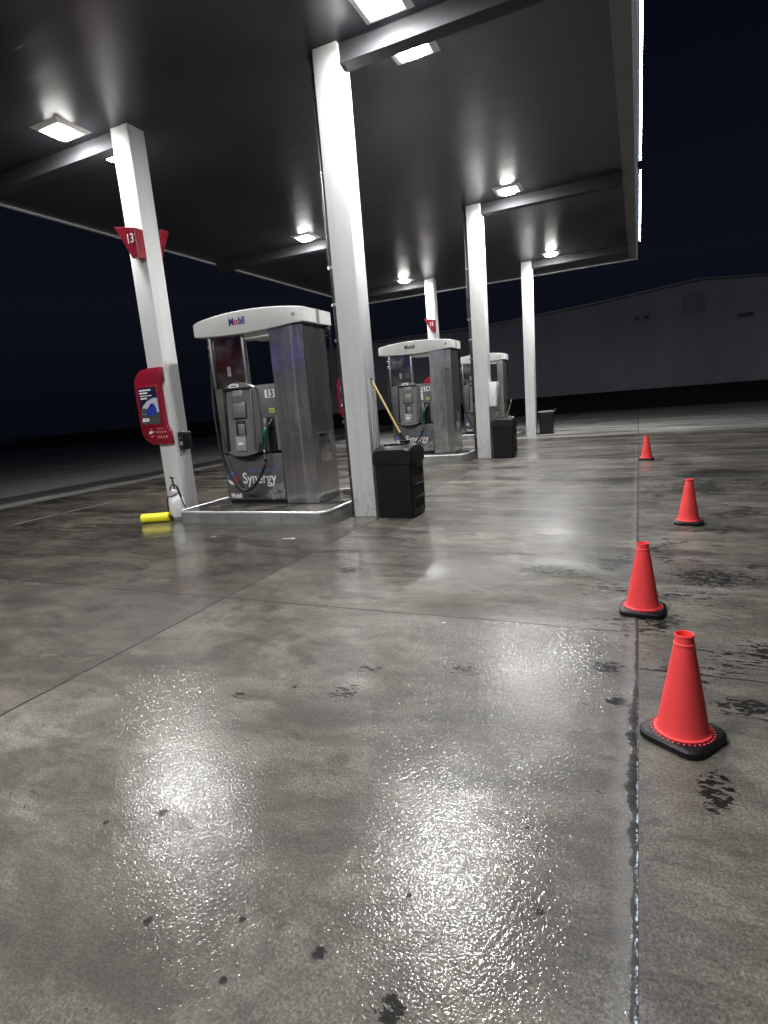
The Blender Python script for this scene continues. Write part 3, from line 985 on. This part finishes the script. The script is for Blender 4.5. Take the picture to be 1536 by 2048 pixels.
    arc = arc_pts(x0, x1, z(1.765), 0.075)
    fr = [(x0 - .012, -0.105, z(0.90))] + [(x0 + (x1 - x0) * k / 8, -0.105 - 0.03 * (1 - (2 * k / 8 - 1) ** 2), z(0.90) - 0.045 * (1 - (2 * k / 8 - 1) ** 2)) for k in range(1, 8)] + [(x1 + .012, -0.105, z(0.90))]
    front = fr + [(u, -0.055 - 0.02 * (1 - (2 * (u - x0) / (x1 - x0) - 1) ** 2), v) for u, v in arc[::-1]]
    back = [(p[0], 0.029, p[2]) for p in front]
    b.loft([back, front])
    km = b.build('keypad_module', 'mid_grey_plastic', t)
    slope = lambda zz: -0.065 - 0.058 * (1.765 - zz) / 0.865 - 0.012     # front of the module at height zz
    tilt = math.atan2(0.058, 0.865)
    def plate(name, xa, xb, za, zb, mat, proud=0.006, dep=0.012, bev=0.004):
        bb = MB()
        bb.box(xa, xb, -proud, dep, -(zb - za) / 2, (zb - za) / 2, bev)
        zc = (za + zb) / 2
        o = bb.build(name, mat, km, loc=(0, slope(zc) + 0.004, z(zc)))
        o.rotation_euler = (-tilt, 0, 0)
        return o
    plate('display_hood', -0.515, -0.055, 1.742, 1.775, 'black_plastic', 0.022)
    plate('side_trim', -0.522, -0.490, 0.93, 1.745, 'black_plastic', 0.008)
    plate('side_trim', -0.080, -0.050, 0.93, 1.745, 'grey_plastic', 0.008)
    plate('display', -0.355, -0.185, 1.655, 1.735, 'light_grey_plastic', 0.012)
    plate('screen_frame', -0.385, -0.155, 1.36, 1.585, 'black_plastic', 0.010)
    plate('screen', -0.374, -0.166, 1.371, 1.575, 'mid_grey_plastic', 0.0125)
    plate('card_reader', -0.345, -0.195, 1.14, 1.335, 'black_hole', 0.011)
    plate('card_slot_cover', -0.300, -0.197, 1.13, 1.285, 'mid_grey_plastic', 0.020)
    rc = plate('receipt_cover', -0.365, -0.205, 0.925, 1.125, 'light_grey_plastic', 0.014)
    bb = MB()
    bb.prism([(-0.285 + 0.045 * math.cos(2 * PI * k / 20), 0.018 * math.sin(2 * PI * k / 20)) for k in range(20)], 0.001, mat=Matrix.Translation((0, -0.016, 0)))
    bb.build('emblem', 'sign_white', rc, smooth=False)
    bb = MB()
    bb.prism([(0.082 * math.copysign(abs(math.cos(2 * PI * k / 28)) ** .6, math.cos(2 * PI * k / 28)), 0.028 * math.copysign(abs(math.sin(2 * PI * k / 28)) ** .6, math.sin(2 * PI * k / 28))) for k in range(28)], 0.012)
    ov = bb.build('badge', 'sign_white', km, smooth=False, loc=(-0.325, -0.085, z(1.797)))
    bb = MB()
    bb.box(-0.045, 0.045, -0.0015, 0.0, -0.007, 0.007)
    bb.build('lettering', 'ink_black', ov, smooth=False)
    # number sticker and labels
    gy = 0.0265
    b = MB()
    b.box(0.085, 0.245, gy, 0.0297, z(1.605), z(1.712), 0.001)
    ns = b.build('number_sticker', 'sign_white', t, smooth=False)
    text('lettering', num, 0.125, 'ink_black', ns, (0.165, gy - .0012, z(1.617)), align='CENTER', sx=0.92, bold=0.003)
    b = MB()
    b.box(0.125, 0.212, gy, 0.0297, z(1.405), z(1.468), 0.001)
    ys = b.build('sticker', 'sticker_yellow', t, smooth=False)
    b = MB()
    b.box(0.145, 0.19, gy - .0015, gy, z(1.42), z(1.44))
    b.build('mark', 'grey_plastic', ys, smooth=False)
    b = MB()
    b.box(0.012, 0.062, gy, 0.0297, z(1.20), z(1.345), 0.001)
    b.build('label', 'light_grey_plastic', t, smooth=False)
    if num == '14':
        for za, zb in ((1.66, 1.70), (1.58, 1.64), (1.42, 1.57)):
            b = MB()
            b.box(0.012, 0.055, gy, 0.0297, z(za), z(zb), 0.001)
            b.build('label', 'sign_white', t, smooth=False)
    # nozzle boot
    b = MB()
    b.box(0.075, 0.235, 0.006, 0.0297, z(0.90), z(1.35), 0.006)
    bo = b.build('nozzle_boot', 'black_hole', t)
    b = MB()
    b.prism([(0.236, z(0.91)), (0.272, z(0.91)), (0.272, z(1.38)), (0.236, z(1.36))], -0.05, mat=Matrix.Translation((0, 0.0297, 0)))
    b.build('boot_guard', 'mid_grey_plastic', bo, smooth=False)
    # nozzle
    nz = MB()
    nz.tube([(0.135, -0.045, z(1.24)), (0.110, -0.075, z(1.20)), (0.082, -0.085, z(1.12)), (0.070, -0.085, z(1.02)), (0.062, -0.085, z(0.93))], [0.026, 0.040, 0.040, 0.030, 0.026], 12)
    nb = nz.build('nozzle', 'nozzle_green', t)
    b = MB()
    b.tube([(0.135, -0.045, z(1.24)), (0.165, -0.02, z(1.285)), (0.185, 0.004, z(1.33))], [0.016, 0.014, 0.013], 10)
    b.build('spout', 'chrome', nb)
    b = MB()
    b.tube([(0.12, -0.055, z(1.215)), (0.146, -0.037, z(1.255))], [0.046, 0.046], 14)
    b.build('splash_guard', 'black_rubber', nb)
    b = MB()
    b.tube([(0.105, -0.105, z(1.17)), (0.095, -0.124, z(1.10)), (0.075, -0.122, z(1.02)), (0.066, -0.10, z(0.96))], 0.008, 8)
    b.build('trigger_guard', 'black_rubber', nb)
    b = MB()
    b.lathe([(0.02, 0), (0.024, 0.01), (0.024, 0.05), (0.018, 0.055), (0.018, 0.075), (0.022, 0.08), (0.022, 0.11), (0.016, 0.12)], 14, (0.055, -0.085, z(0.80)))
    b.build('swivel', 'chrome', nb)
    b = MB()
    b.lathe([(0.014, 0), (0.020, 0.005), (0.020, 0.05), (0.014, 0.055)], 14, (0.047, -0.085, z(0.72)))
    b.build('coupling', 'chrome', nb)
    # hose
    b = MB()
    hp = spline([(-0.795, 0.10, z(2.20)), (-0.79, 0.06, z(1.95)), (-0.775, 0.0, z(1.60)), (-0.72, -0.06, z(1.15)), (-0.62, -0.11, z(0.75)), (-0.47, -0.13, z(0.48)), (-0.33, -0.14, z(0.385)), (-0.18, -0.13, z(0.42)), (-0.06, -0.11, z(0.55)), (0.015, -0.09, z(0.68)), (0.045, -0.085, z(0.74)), (0.052, -0.085, z(0.80))], 8)
    b.tube(hp, 0.0195, 10)
    hs = b.build('hose', 'black_rubber', t)
    for za, r_, mt in ((2.33, 0.026, 'chrome'), (2.26, 0.034, 'black_rubber'), (2.215, 0.024, 'chrome'), (2.17, 0.022, 'chrome')):
        b = MB()
        b.lathe([(r_ * .8, 0), (r_, 0.008), (r_, 0.04), (r_ * .8, 0.048)], 14, (-0.795, 0.10, z(za)), cap=True)
        b.build('breakaway', mt, hs)
    b = MB()
    b.tube([(-0.795, 0.10, z(2.37)), (-0.795, 0.10, z(2.48))], 0.018, 10)
    b.build('hanger', 'pipe_dark', hs)
    # upper part: post, steel panel, opening, light bar
    b = MB()
    b.box(-0.745, -0.705, 0.02, 0.57, z(1.787), z(2.475), 0.004)
    b.build('edge_post', 'dull_steel', t)
    b = MB()
    b.box(-0.7045, -0.205, 0.05, 0.09, z(1.787), z(2.475))
    upn = b.build('upper_panel', 'glossy_steel', t, smooth=False)
    b = MB()
    b.box(-0.50, -0.44, 0.047, 0.0497, z(1.94), z(2.07))
    b.build('label', 'light_grey_plastic', upn, smooth=False)
    b = MB()
    b.box(-0.2045, -0.165, 0.03, 0.10, z(1.787), z(2.475), 0.003)
    b.build('edge_post', 'dull_steel', t)
    b = MB()
    b.box(-0.164, xs - .002, 0.05, 0.50, z(2.395), z(2.475), 0.006)
    b.build('light_bar', 'white_plastic', t)
    # header, barrel shaped
    hx0, hx1 = (-0.98, 0.80) if not slim else (-0.80, 0.66)
    N = 24
    loops = []
    for k in range(N + 1):
        u = 2 * k / N - 1
        xx = hx0 + (hx1 - hx0) * k / N
        e = 1 - u * u
        e4 = 1 - abs(u) ** 14
        zt, zb = 2.685 + 0.062 * e, 2.512 - 0.05 * e
        ya, yb = -0.012 - 0.055 * e + 0.05 * (1 - e4), 0.80 + 0.03 * e - 0.05 * (1 - e4)
        loops.append([(xx, ya + .004, z(zb)), (xx, ya, z(zb + .012)), (xx, ya, z(zt - .012)), (xx, ya + .02, z(zt)), (xx, yb - .02, z(zt)), (xx, yb, z(zt - .012)), (xx, yb, z(zb + .012)), (xx, yb - .004, z(zb))])
    b = MB()
    b.loft(loops)
    hd = b.build('header', 'white_plastic', t, angle=28)
    hy = lambda xx: -0.012 - 0.055 * (1 - (2 * (xx - hx0) / (hx1 - hx0) - 1) ** 2) - 0.0022
    b = MB()
    b.box(hx1 - 0.02, hx1 + 0.0025, 0.36, 0.44, z(2.50), z(2.69))
    b.build('gap', 'light_grey_plastic', hd, smooth=False)
    xo = -0.285
    for ch, mt in (('M', ink[0]), ('o', ink[1]), ('bil', ink[0])):
        o = text('lettering', ch, 0.128, mt, hd, (xo, hy(-0.12) - .001, z(2.575)), sx=0.86, bold=0.004)
        xo += max(v.co.x for v in o.data.vertices) + 0.008
    b = MB()
    for k in range(3):
        a = k * PI / 3
        b.box(-0.028, 0.028, 0, 0.0012, -0.004, 0.004)
        bmesh.ops.rotate(b.bm, verts=b.bm.verts[:], cent=(0, 0, 0), matrix=Matrix.Rotation(PI / 3, 3, 'Y'))
    b.build('mark', 'grey_plastic', hd, smooth=False, loc=(hx1 - 0.11, hy(hx1 - .14) + .002, z(2.60)))
    b = MB()
    b.box(xr - 0.25, xr + 0.015, 0.62, 0.76, z(2.38), z(2.50), 0.02)
    b.build('rear_hose_bracket', 'black_plastic', t)
    b = MB()
    b.tube(spline([(xr + .0, 0.70, z(2.40)), (xr + .01, 0.72, z(2.2)), (xr - .06, 0.70, z(1.6)), (xr - .25, 0.70, z(1.0))]), 0.0165, 8)
    b.build('rear_hose', 'black_rubber', t)
    return t
pump(-4.65, 6.35, '13', 'nearest stainless fuel pump, numbered 13, with a green nozzle and blue lettering on its header')
pump(-4.60, 12.45, '14', 'middle stainless fuel pump, numbered 14, behind the bin with the yellow handle', ink=('ink_black', 'ink_black'))
pump(-4.64, 18.72, '15', 'farthest slim fuel pump, mostly behind the column with the electrical box', slim=True, ink=('ink_black', 'ink_black'))

# ================================================================= SIGNS ON COLUMNS
def number_sign(x, y, zb, num, rz, label):
    t = thing('number_sign', label, 'sign', (x, y, zb), rz, 'red wedge-shaped pump number signs')
    b = MB()
    b.prism([(-0.185, 0.445), (0.175, 0.375), (0.175, 0.0), (0.065, 0.0)], -0.15, 0.004)
    b.build('sign_body', 'sign_red', t, smooth=False)
    text('lettering', num, 0.17, 'sign_white', t, (0.075, -0.1515, 0.195), align='CENTER', sx=0.86, bold=0.002)
    return t
number_sign(XL + CW / 2 - .02, Y1 - .001, 3.63, '13', 0, 'red wedge sign reading 13 on the front of the left column')
number_sign(XL + CW / 2 + .02, Y1 + CD + .001, 3.63, '14', PI, 'red wedge sign peeping out behind the left column, back to back with the 13 sign')
number_sign(XL + CW / 2 - .02, Y3 - .001, 3.63, '15', 0, 'small red wedge sign on the column above the middle pump')
number_sign(XL + CW / 2 - .02, Y2 - .001, 3.63, '14', 0, 'red wedge sign hidden behind the nearest column')

def advert(x, y, label):
    """x,y: left front edge of the column; board is parallel to the column front and sticks out to its left"""
    t = thing('advert_board', label, 'advert board', (x, y, 1.08), 0, 'red advert boards on the left columns')
    # outline (local x from column's left edge, z from 1.08)
    pts = [(-0.02, 0.0), (0.312, 0.0), (0.300, 0.20), (0.285, 0.225), (0.262, 0.25), (0.245, 0.31), (0.240, 0.80), (0.250, 0.86), (0.290, 0.895), (0.297, 0.93), (0.300, 1.10)]
    pts += [(0.06, 1.10), (-0.02, 1.09)]
    for k in range(1, 7):
        a = R(90 + 90 * k / 6)
        pts.append((-0.02 + 0.245 * math.cos(a), 0.85 + 0.24 * math.sin(a)))
    pts += [(-0.265, 0.30)]
    for k in range(1, 6):
        a = R(180 + 90 * k / 6)
        pts.append((-0.02 + 0.245 * math.cos(a), 0.27 + 0.27 * math.sin(a)))
    b = MB()
    b.prism(pts, 0.05, 0.006, mat=Matrix.Translation((0, -0.053, 0)))
    b.build('board', 'sign_red', t)
    b = MB()
    b.box(-0.225, 0.195, -0.063, -0.0535, 0.268, 0.865, 0.004)
    b.build('frame', 'sign_red', t)
    b = MB()
    b.box(-0.195, 0.165, -0.0655, -0.0632, 0.305, 0.835)
    s = b.build('screen', 'screen_navy', t, smooth=False)
    y0 = -0.0658
    def flat(p, mat, k):
        bb = MB()
        bb.prism(p, -0.0006, mat=Matrix.Translation((0, y0 - 0.0008 * k, 0)))
        bb.build('picture', mat, s, smooth=False)
    cloud = [(0.164, 0.675), (0.10, 0.68), (0.03, 0.665), (-0.05, 0.635), (-0.12, 0.585), (-0.175, 0.52), (-0.194, 0.47), (-0.194, 0.40), (0.164, 0.44)]
    flat(cloud, 'screen_sky', 0)
    flat([(-0.194, 0.306), (0.164, 0.306), (0.164, 0.475), (0.05, 0.452), (-0.07, 0.448), (-0.194, 0.458)], 'screen_road', 1)
    flat([(-0.19, 0.46), (-0.07, 0.455), (-0.06, 0.50), (-0.10, 0.545), (-0.15, 0.54), (-0.188, 0.505)], 'screen_bush', 2)
    flat([(-0.085, 0.445), (-0.05, 0.425), (0.05, 0.43), (0.12, 0.455), (0.125, 0.51), (0.105, 0.56), (0.075, 0.60), (0.02, 0.60), (-0.02, 0.555), (-0.07, 0.525), (-0.095, 0.49)], 'screen_car', 3)
    flat([(-0.015, 0.555), (0.07, 0.565), (0.05, 0.59), (0.015, 0.59)], 'screen_navy', 4)
    flat([(-0.185, 0.345), (-0.065, 0.345), (-0.045, 0.37), (-0.065, 0.395), (-0.185, 0.395)], 'sign_white', 2)
    flat([(-0.14, 0.365), (-0.08, 0.365), (-0.08, 0.374), (-0.14, 0.374)], 'light_grey_plastic', 3)
    for zz, xa, xb, h in ((0.785, -0.17, 0.06, .022), (0.745, -0.17, -0.01, .022), (0.71, -0.165, 0.065, .012), (0.67, -0.16, -0.03, .020)):
        flat([(xa, zz), (xb, zz), (xb, zz + h), (xa, zz + h)], 'sign_white', 1)
    # logo and little icons under the screen
    yy = -0.0545
    def icon(cx, cz, w, h, mat='faint_pink'):
        bb = MB()
        bb.prism([(cx - w, cz - h), (cx + w * .5, cz - h * .7), (cx + w, cz + h * .2), (cx + w * .3, cz + h), (cx - w * .7, cz + h * .6)], -0.0008, mat=Matrix.Translation((0, yy, 0)))
        bb.build('icon', mat, t, smooth=False)
    icon(-0.07, 0.185, 0.045, 0.022, 'sign_white')
    icon(-0.06, 0.235, 0.03, 0.008)
    icon(-0.05, 0.125, 0.04, 0.010)
    icon(-0.01, 0.19, 0.018, 0.018)
    icon(0.125, 0.235, 0.075, 0.006)
    for k in range(4):
        icon(0.055 + 0.055 * k, 0.185, 0.018, 0.018)
        icon(0.065 + 0.055 * k, 0.110, 0.018, 0.022)
    return t
advert(XL, Y1, 'red advert board with a blue car picture on the left column')
advert(XL, Y2, 'red advert board, its left half showing behind the nearest column')
advert(XL, Y3, 'red advert board, its rounded top showing in the opening of the middle pump')

def wall_box(x, y, label):
    t = thing('push_button_box', label, 'wall box', (x, y, 0.975), 0, 'dark push button boxes on the left columns')
    b = MB()
    b.box(0.0005, 0.10, -0.095, 0.095, 0.0, 0.265, 0.02, 3)
    b.build('case', 'black_plastic', t)
    b = MB()
    b.box(0.03, 0.085, -0.0965, -0.093, 0.07, 0.125, 0.001)
    b.build('label', 'light_grey_plastic', t, smooth=False)
    b = MB()
    b.lathe([(0.0, -0.004), (0.016, -0.004), (0.018, 0.004), (0.018, 0.008)], 16)
    o = b.build('button', 'chrome', t, loc=(0.06, -0.096, 0.175))
    o.rotation_euler = (-PI / 2, 0, 0)
    b = MB()
    b.box(0.06, 0.095, -0.06, -0.01, 0.262, 0.272, 0.003)
    b.build('lamp_cap', 'sign_white', t)
    return t
wall_box(XL + CW, Y1 + 0.16, 'dark button box on the right side of the column with the red advert board')
wall_box(XL + CW, Y2 + 0.16, 'dark button box left of the middle pump')

t = thing('electrical_box', 'white metal electrical box on the side of the second column', 'electrical box', (XR + CW, Y2 + 0.15, 1.15))
b = MB()
b.box(0.0005, 0.165, -0.11, 0.11, 0.0, 0.53, 0.008)
bx = b.build('case', 'white_plastic', t)
b = MB()
b.box(0.166, 0.185, -0.08, 0.10, 0.02, 0.51, 0.004)
b.build('door', 'trim_grey', t)
b = MB()
b.box(0.186, 0.205, -0.02, 0.02, 0.42, 0.47, 0.004)
b.build('latch', 'dull_steel', t)
b = MB()
b.tube([(0.06, 0, 0.0), (0.06, 0, -1.14)], 0.02, 10)
b.build('conduit', 'dull_steel', t)

# ================================================================= BINS
def bin_(x0, x1, y, label, kind='bin'):
    w = x1 - x0
    t = thing('waste_bin', label, 'bin', ((x0 + x1) / 2, y, 0), 0, 'black waste bins beside the right columns')
    h = w / 2
    b = MB()
    b.loft([rrect(-h + .02, h - .02, .01, .44, .035, 0.0), rrect(-h + .008, h - .008, 0.002, .455, .035, 0.05), rrect(-h, h, 0, .46, .035, 0.70)])
    b.build('body', 'black_plastic', t)
    b = MB()
    b.box(-h + .06, h - .08, -.006, 0.004, 0.085, 0.097, 0.003)
    b.build('rib', 'black_plastic', t)
    # hood with a rounded roof
    b = MB()
    loops = []
    for k in range(17):
        u = -1 + 2 * k / 16
        yy = 0.23 + u * 0.248
        roof = 0.845 + 0.055 * (1 - abs(u) ** 2.4)
        c = min(1, (1 - abs(u)) * 10)
        hh = (h + .012) - 0.012 * (1 - c)
        loops.append([(-hh, yy, 0.675), (-hh, yy, roof - .05), (-hh + .02, yy, roof - .018), (-hh + .08, yy, roof), (hh - .08, yy, roof), (hh - .02, yy, roof - .018), (hh, yy, roof - .05), (hh, yy, 0.675)])
    b.loft(loops)
    b.build('hood', 'black_plastic', t, angle=40)
    for zz in (0.625, 0.40, 0.235):
        b = MB()
        b.box(h - .012, h + .012, 0.08, 0.40, zz - .008, zz + .010, 0.004)
        s = b.build('squeegee_shelf', 'black_plastic', t)
        b = MB()
        b.box(h - .02, h + .0025, 0.10, 0.38, zz - .12, zz - .012)
        b.build('recess', 'black_hole', s, smooth=False)
    b = MB()
    b.box(-h + .10, h - .12, 0.12, 0.36, 0.895, 0.912, 0.006)
    b.build('tray', 'black_plastic', t)
    return t
bin_(-2.975, -2.485, 6.235, 'nearest black waste bin with a domed hood and a long yellow handle leaning out')
bin_(-2.965, -2.495, 12.42, 'black waste bin beside the column with the electrical box, a short stick in its top')

t = thing('waste_bin', 'small farthest black bin with a pale rim beside the last column', 'bin', (-2.75, 19.0, 0), 0, 'black waste bins beside the right columns')
b = MB()
b.loft([rrect(-.20, .20, 0, .40, .03, 0.02), rrect(-.225, .225, -.02, .42, .03, 0.70)])
b.build('body', 'black_plastic', t)
b = MB()
b.loft([rrect(-.25, .25, -.045, .445, .04, 0.70), rrect(-.255, .255, -.05, .45, .04, 0.735), rrect(-.19, .19, 0.02, .38, .04, 0.745)])
b.build('rim', 'light_grey_plastic', t)
b = MB()
b.box(-.33, .21, -.05, .45, 0.0, 0.02, 0.004)
b.build('base', 'black_plastic', t)
b = MB()
b.tube([(.20, .2, .72), (.30, .2, .80)], 0.012, 8)
b.build('handle', 'pipe_dark', t)

t = thing('squeegee', 'long yellow-handled squeegee leaning from the nearest bin against the column', 'squeegee', (-2.64, 6.47, 0.914))
b = MB()
b.tube([(0.0, 0, 0.02), (-0.385, 0.02, 0.785)], 0.013, 10)
b.build('handle', 'wood_yellow', t)
b = MB()
b.tube([(-0.383, 0.0199, 0.781), (-0.397, 0.0205, 0.808)], 0.0145, 10)
b.build('grip_end', 'black_rubber', t)
b = MB()
b.box(-0.05, 0.07, -0.04, 0.04, 0.0, 0.03, 0.006)
b.tube([(0.012, 0, 0.012), (-0.05, 0.003, 0.12)], 0.018, 10)
b.build('head', 'black_rubber', t)
t = thing('broom_stick', 'short grey wooden stick standing in the second bin', 'broom', (-2.64, 12.62, 0.90))
b = MB()
b.tube([(-0.01, 0, -0.0), (0.09, 0.0, 0.34)], 0.014, 10)
b.build('handle', 'wood_grey', t)
b = MB()
b.tube([(0.0895, 0, 0.338), (0.095, 0, 0.36)], 0.015, 10)
b.build('grip_end', 'paper', t)

# ================================================================= SPRAYER, SPONGE ROLL
t = thing('pump_sprayer', 'white pump sprayer bottle with black hose standing at the left column foot', 'sprayer', (-6.09, 6.06, 0))
b = MB()
b.lathe([(0.0, 0.035), (0.105, 0.035), (0.115, 0.05), (0.115, 0.22), (0.11, 0.27), (0.085, 0.33), (0.05, 0.365), (0.04, 0.40), (0.0, 0.40)], 28)
b.build('bottle', 'bottle', t)
b = MB()
b.lathe([(0.09, 0.0), (0.112, 0.0), (0.117, 0.045), (0.112, 0.06), (0.10, 0.06)], 28)
b.build('foot', 'mid_grey_plastic', t)
b = MB()
b.lathe([(0.0, 0.385), (0.062, 0.385), (0.065, 0.395), (0.06, 0.43), (0.03, 0.44), (0.0, 0.44)], 20)
b.build('cap', 'sign_white', t)
b = MB()
b.tube([(0, 0, 0.43), (-0.015, 0, 0.52), (-0.028, 0, 0.60)], [0.012, 0.012, 0.010], 8)
b.tube([(-0.065, 0, 0.615), (0.01, 0, 0.60)], 0.011, 8)
b.build('plunger', 'black_rubber', t)
b = MB()
b.tube(spline([(0.05, -0.02, 0.38), (0.02, -0.08, 0.355), (-0.06, -0.10, 0.33), (-0.10, -0.08, 0.22), (-0.115, -0.07, 0.08), (-0.13, -0.06, 0.02)]), 0.009, 8)
b.tube(spline([(-0.06, 0.0, 0.37), (-0.09, 0, 0.44), (-0.04, 0.0, 0.505), (0.03, 0, 0.49), (0.07, 0.0, 0.42), (0.12, -0.01, 0.26), (0.19, -0.02, 0.13)]), 0.009, 8)
b.build('hose', 'black_rubber', t)
b = MB()
b.tube([(0.045, 0, 0.47), (0.10, -0.005, 0.32)], [0.017, 0.013], 8)
b.build('wand_grip', 'black_rubber', t)
b = MB()
b.tube([(-0.20, -0.03, 0.012), (-0.16, -0.03, 0.10), (-0.13, -0.03, 0.12)], 0.008, 8)
b.build('nozzle_wand', 'dull_steel', t)

t = thing('sponge_roll', 'bright yellow foam roll lying on the ground by the sprayer', 'foam roll', (-6.30, 5.83, 0.068), R(24))
b = MB()
b.lathe([(0.03, -0.20), (0.058, -0.20), (0.066, -0.192), (0.066, 0.192), (0.058, 0.20), (0.03, 0.20)], 28)
o = b.build('foam', 'yellow_sponge', t)
o.rotation_euler = (0, PI / 2, 0)
b = MB()
b.tube([(-0.199, 0, 0), (0.199, 0, 0)], 0.0302, 16)
b.tube([(0.198, 0, 0), (0.235, 0.0, -0.01)], 0.022, 10)
b.build('core', 'black_rubber', t)

# ================================================================= CONES
def cone(x, y, rz, label):
    t = thing('traffic_cone', label, 'traffic cone', (x, y, 0), rz, 'orange traffic cones beside the open joint')
    s = 0.128
    b = MB()
    b.loft([rrect(-s + .012, s - .012, -s + .012, s - .012, .05, 0.0), rrect(-s, s, -s, s, .058, 0.006), rrect(-s, s, -s, s, .058, 0.026), rrect(-s + .008, s - .008, -s + .008, s - .008, .054, 0.034), rrect(-s + .016, s - .016, -s + .016, s - .016, .05, 0.037)])
    b.build('base', 'black_rubber', t)
    b = MB()
    b.lathe([(0.088, 0.0372), (0.104, 0.0372), (0.105, 0.041), (0.096, 0.046), (0.0925, 0.056), (0.086, 0.10), (0.0385, 0.388), (0.0375, 0.400), (0.0385, 0.402), (0.0380, 0.405), (0.0345, 0.408), (0.0338, 0.432), (0.0352, 0.434), (0.0350, 0.439), (0.0325, 0.441), (0.030, 0.439), (0.030, 0.41), (0.029, 0.36), (0.075, 0.05)], 40)
    b.build('cone_body', 'cone_orange', t)
    b = MB()
    for k in range(38):
        a = 2 * PI * k / 38
        b.lathe([(0.0, 0.002), (0.0038, 0.0014), (0.0045, -0.0005)], 8, (0.1125 * math.cos(a), 0.1125 * math.sin(a), 0.0372))
    b.build('dot_ring', 'cone_orange', t)
    return t
c0 = cone(0.164, 2.296, R(-34), 'nearest orange cone, turned askew, at the lower right')
dup(c0, (0.027, 3.655, 0), R(-6), 'second orange cone, standing right on the wet joint')
dup(c0, (0.452, 6.14, 0), R(-3), 'third orange cone, the one standing farthest right of the joint')
dup(c0, (0.135, 11.39, 0), R(-4), 'farthest and smallest orange cone, near the lit far edge')

# ================================================================= LITTER
random.seed(11)
def scrap(x, y, pts, label, name='paper_scrap'):
    bm = bmesh.new()
    lo = [bm.verts.new((px, py, 0.004 + random.uniform(0, .006))) for px, py in pts]
    f = bm.faces.new(lo)
    r = bmesh.ops.extrude_face_region(bm, geom=[f])
    for v in r['geom']:
        if isinstance(v, bmesh.types.BMVert):
            v.co.z += 0.0015
    me = bpy.data.meshes.new(name)
    bm.to_mesh(me)
    bm.free()
    me.materials.append(M['bubble_grey' if name == 'straw' else 'paper'])
    o = bpy.data.objects.new(name, me)
    C.objects.link(o)
    o.location = (x, y, 0)
    return tag(o, label, 'litter', 'scraps of litter on the concrete')
scrap(-3.574, 5.12, [(-.075, -.012), (.06, -.02), (.08, .0), (.075, .03), (-.03, .02), (.05, .008), (.05, -.008), (-.075, .002)], 'curled white paper strip before the nearest island')
scrap(-4.63, 5.10, [(-.035, -.01), (.03, -.012), (.04, .008), (-.02, .012)], 'small white scrap before the left part of the nearest island')
scrap(-1.124, 3.19, [(-.012, -.008), (.010, -.011), (.014, .006), (-.004, .010)], 'tiny white fleck beside the cross joint in mid forecourt')
scrap(0.443, 3.64, [(-.06, .03), (-.055, .033), (.055, -.028), (.05, -.033)], 'thin dull grey straw right of the second cone', 'straw')
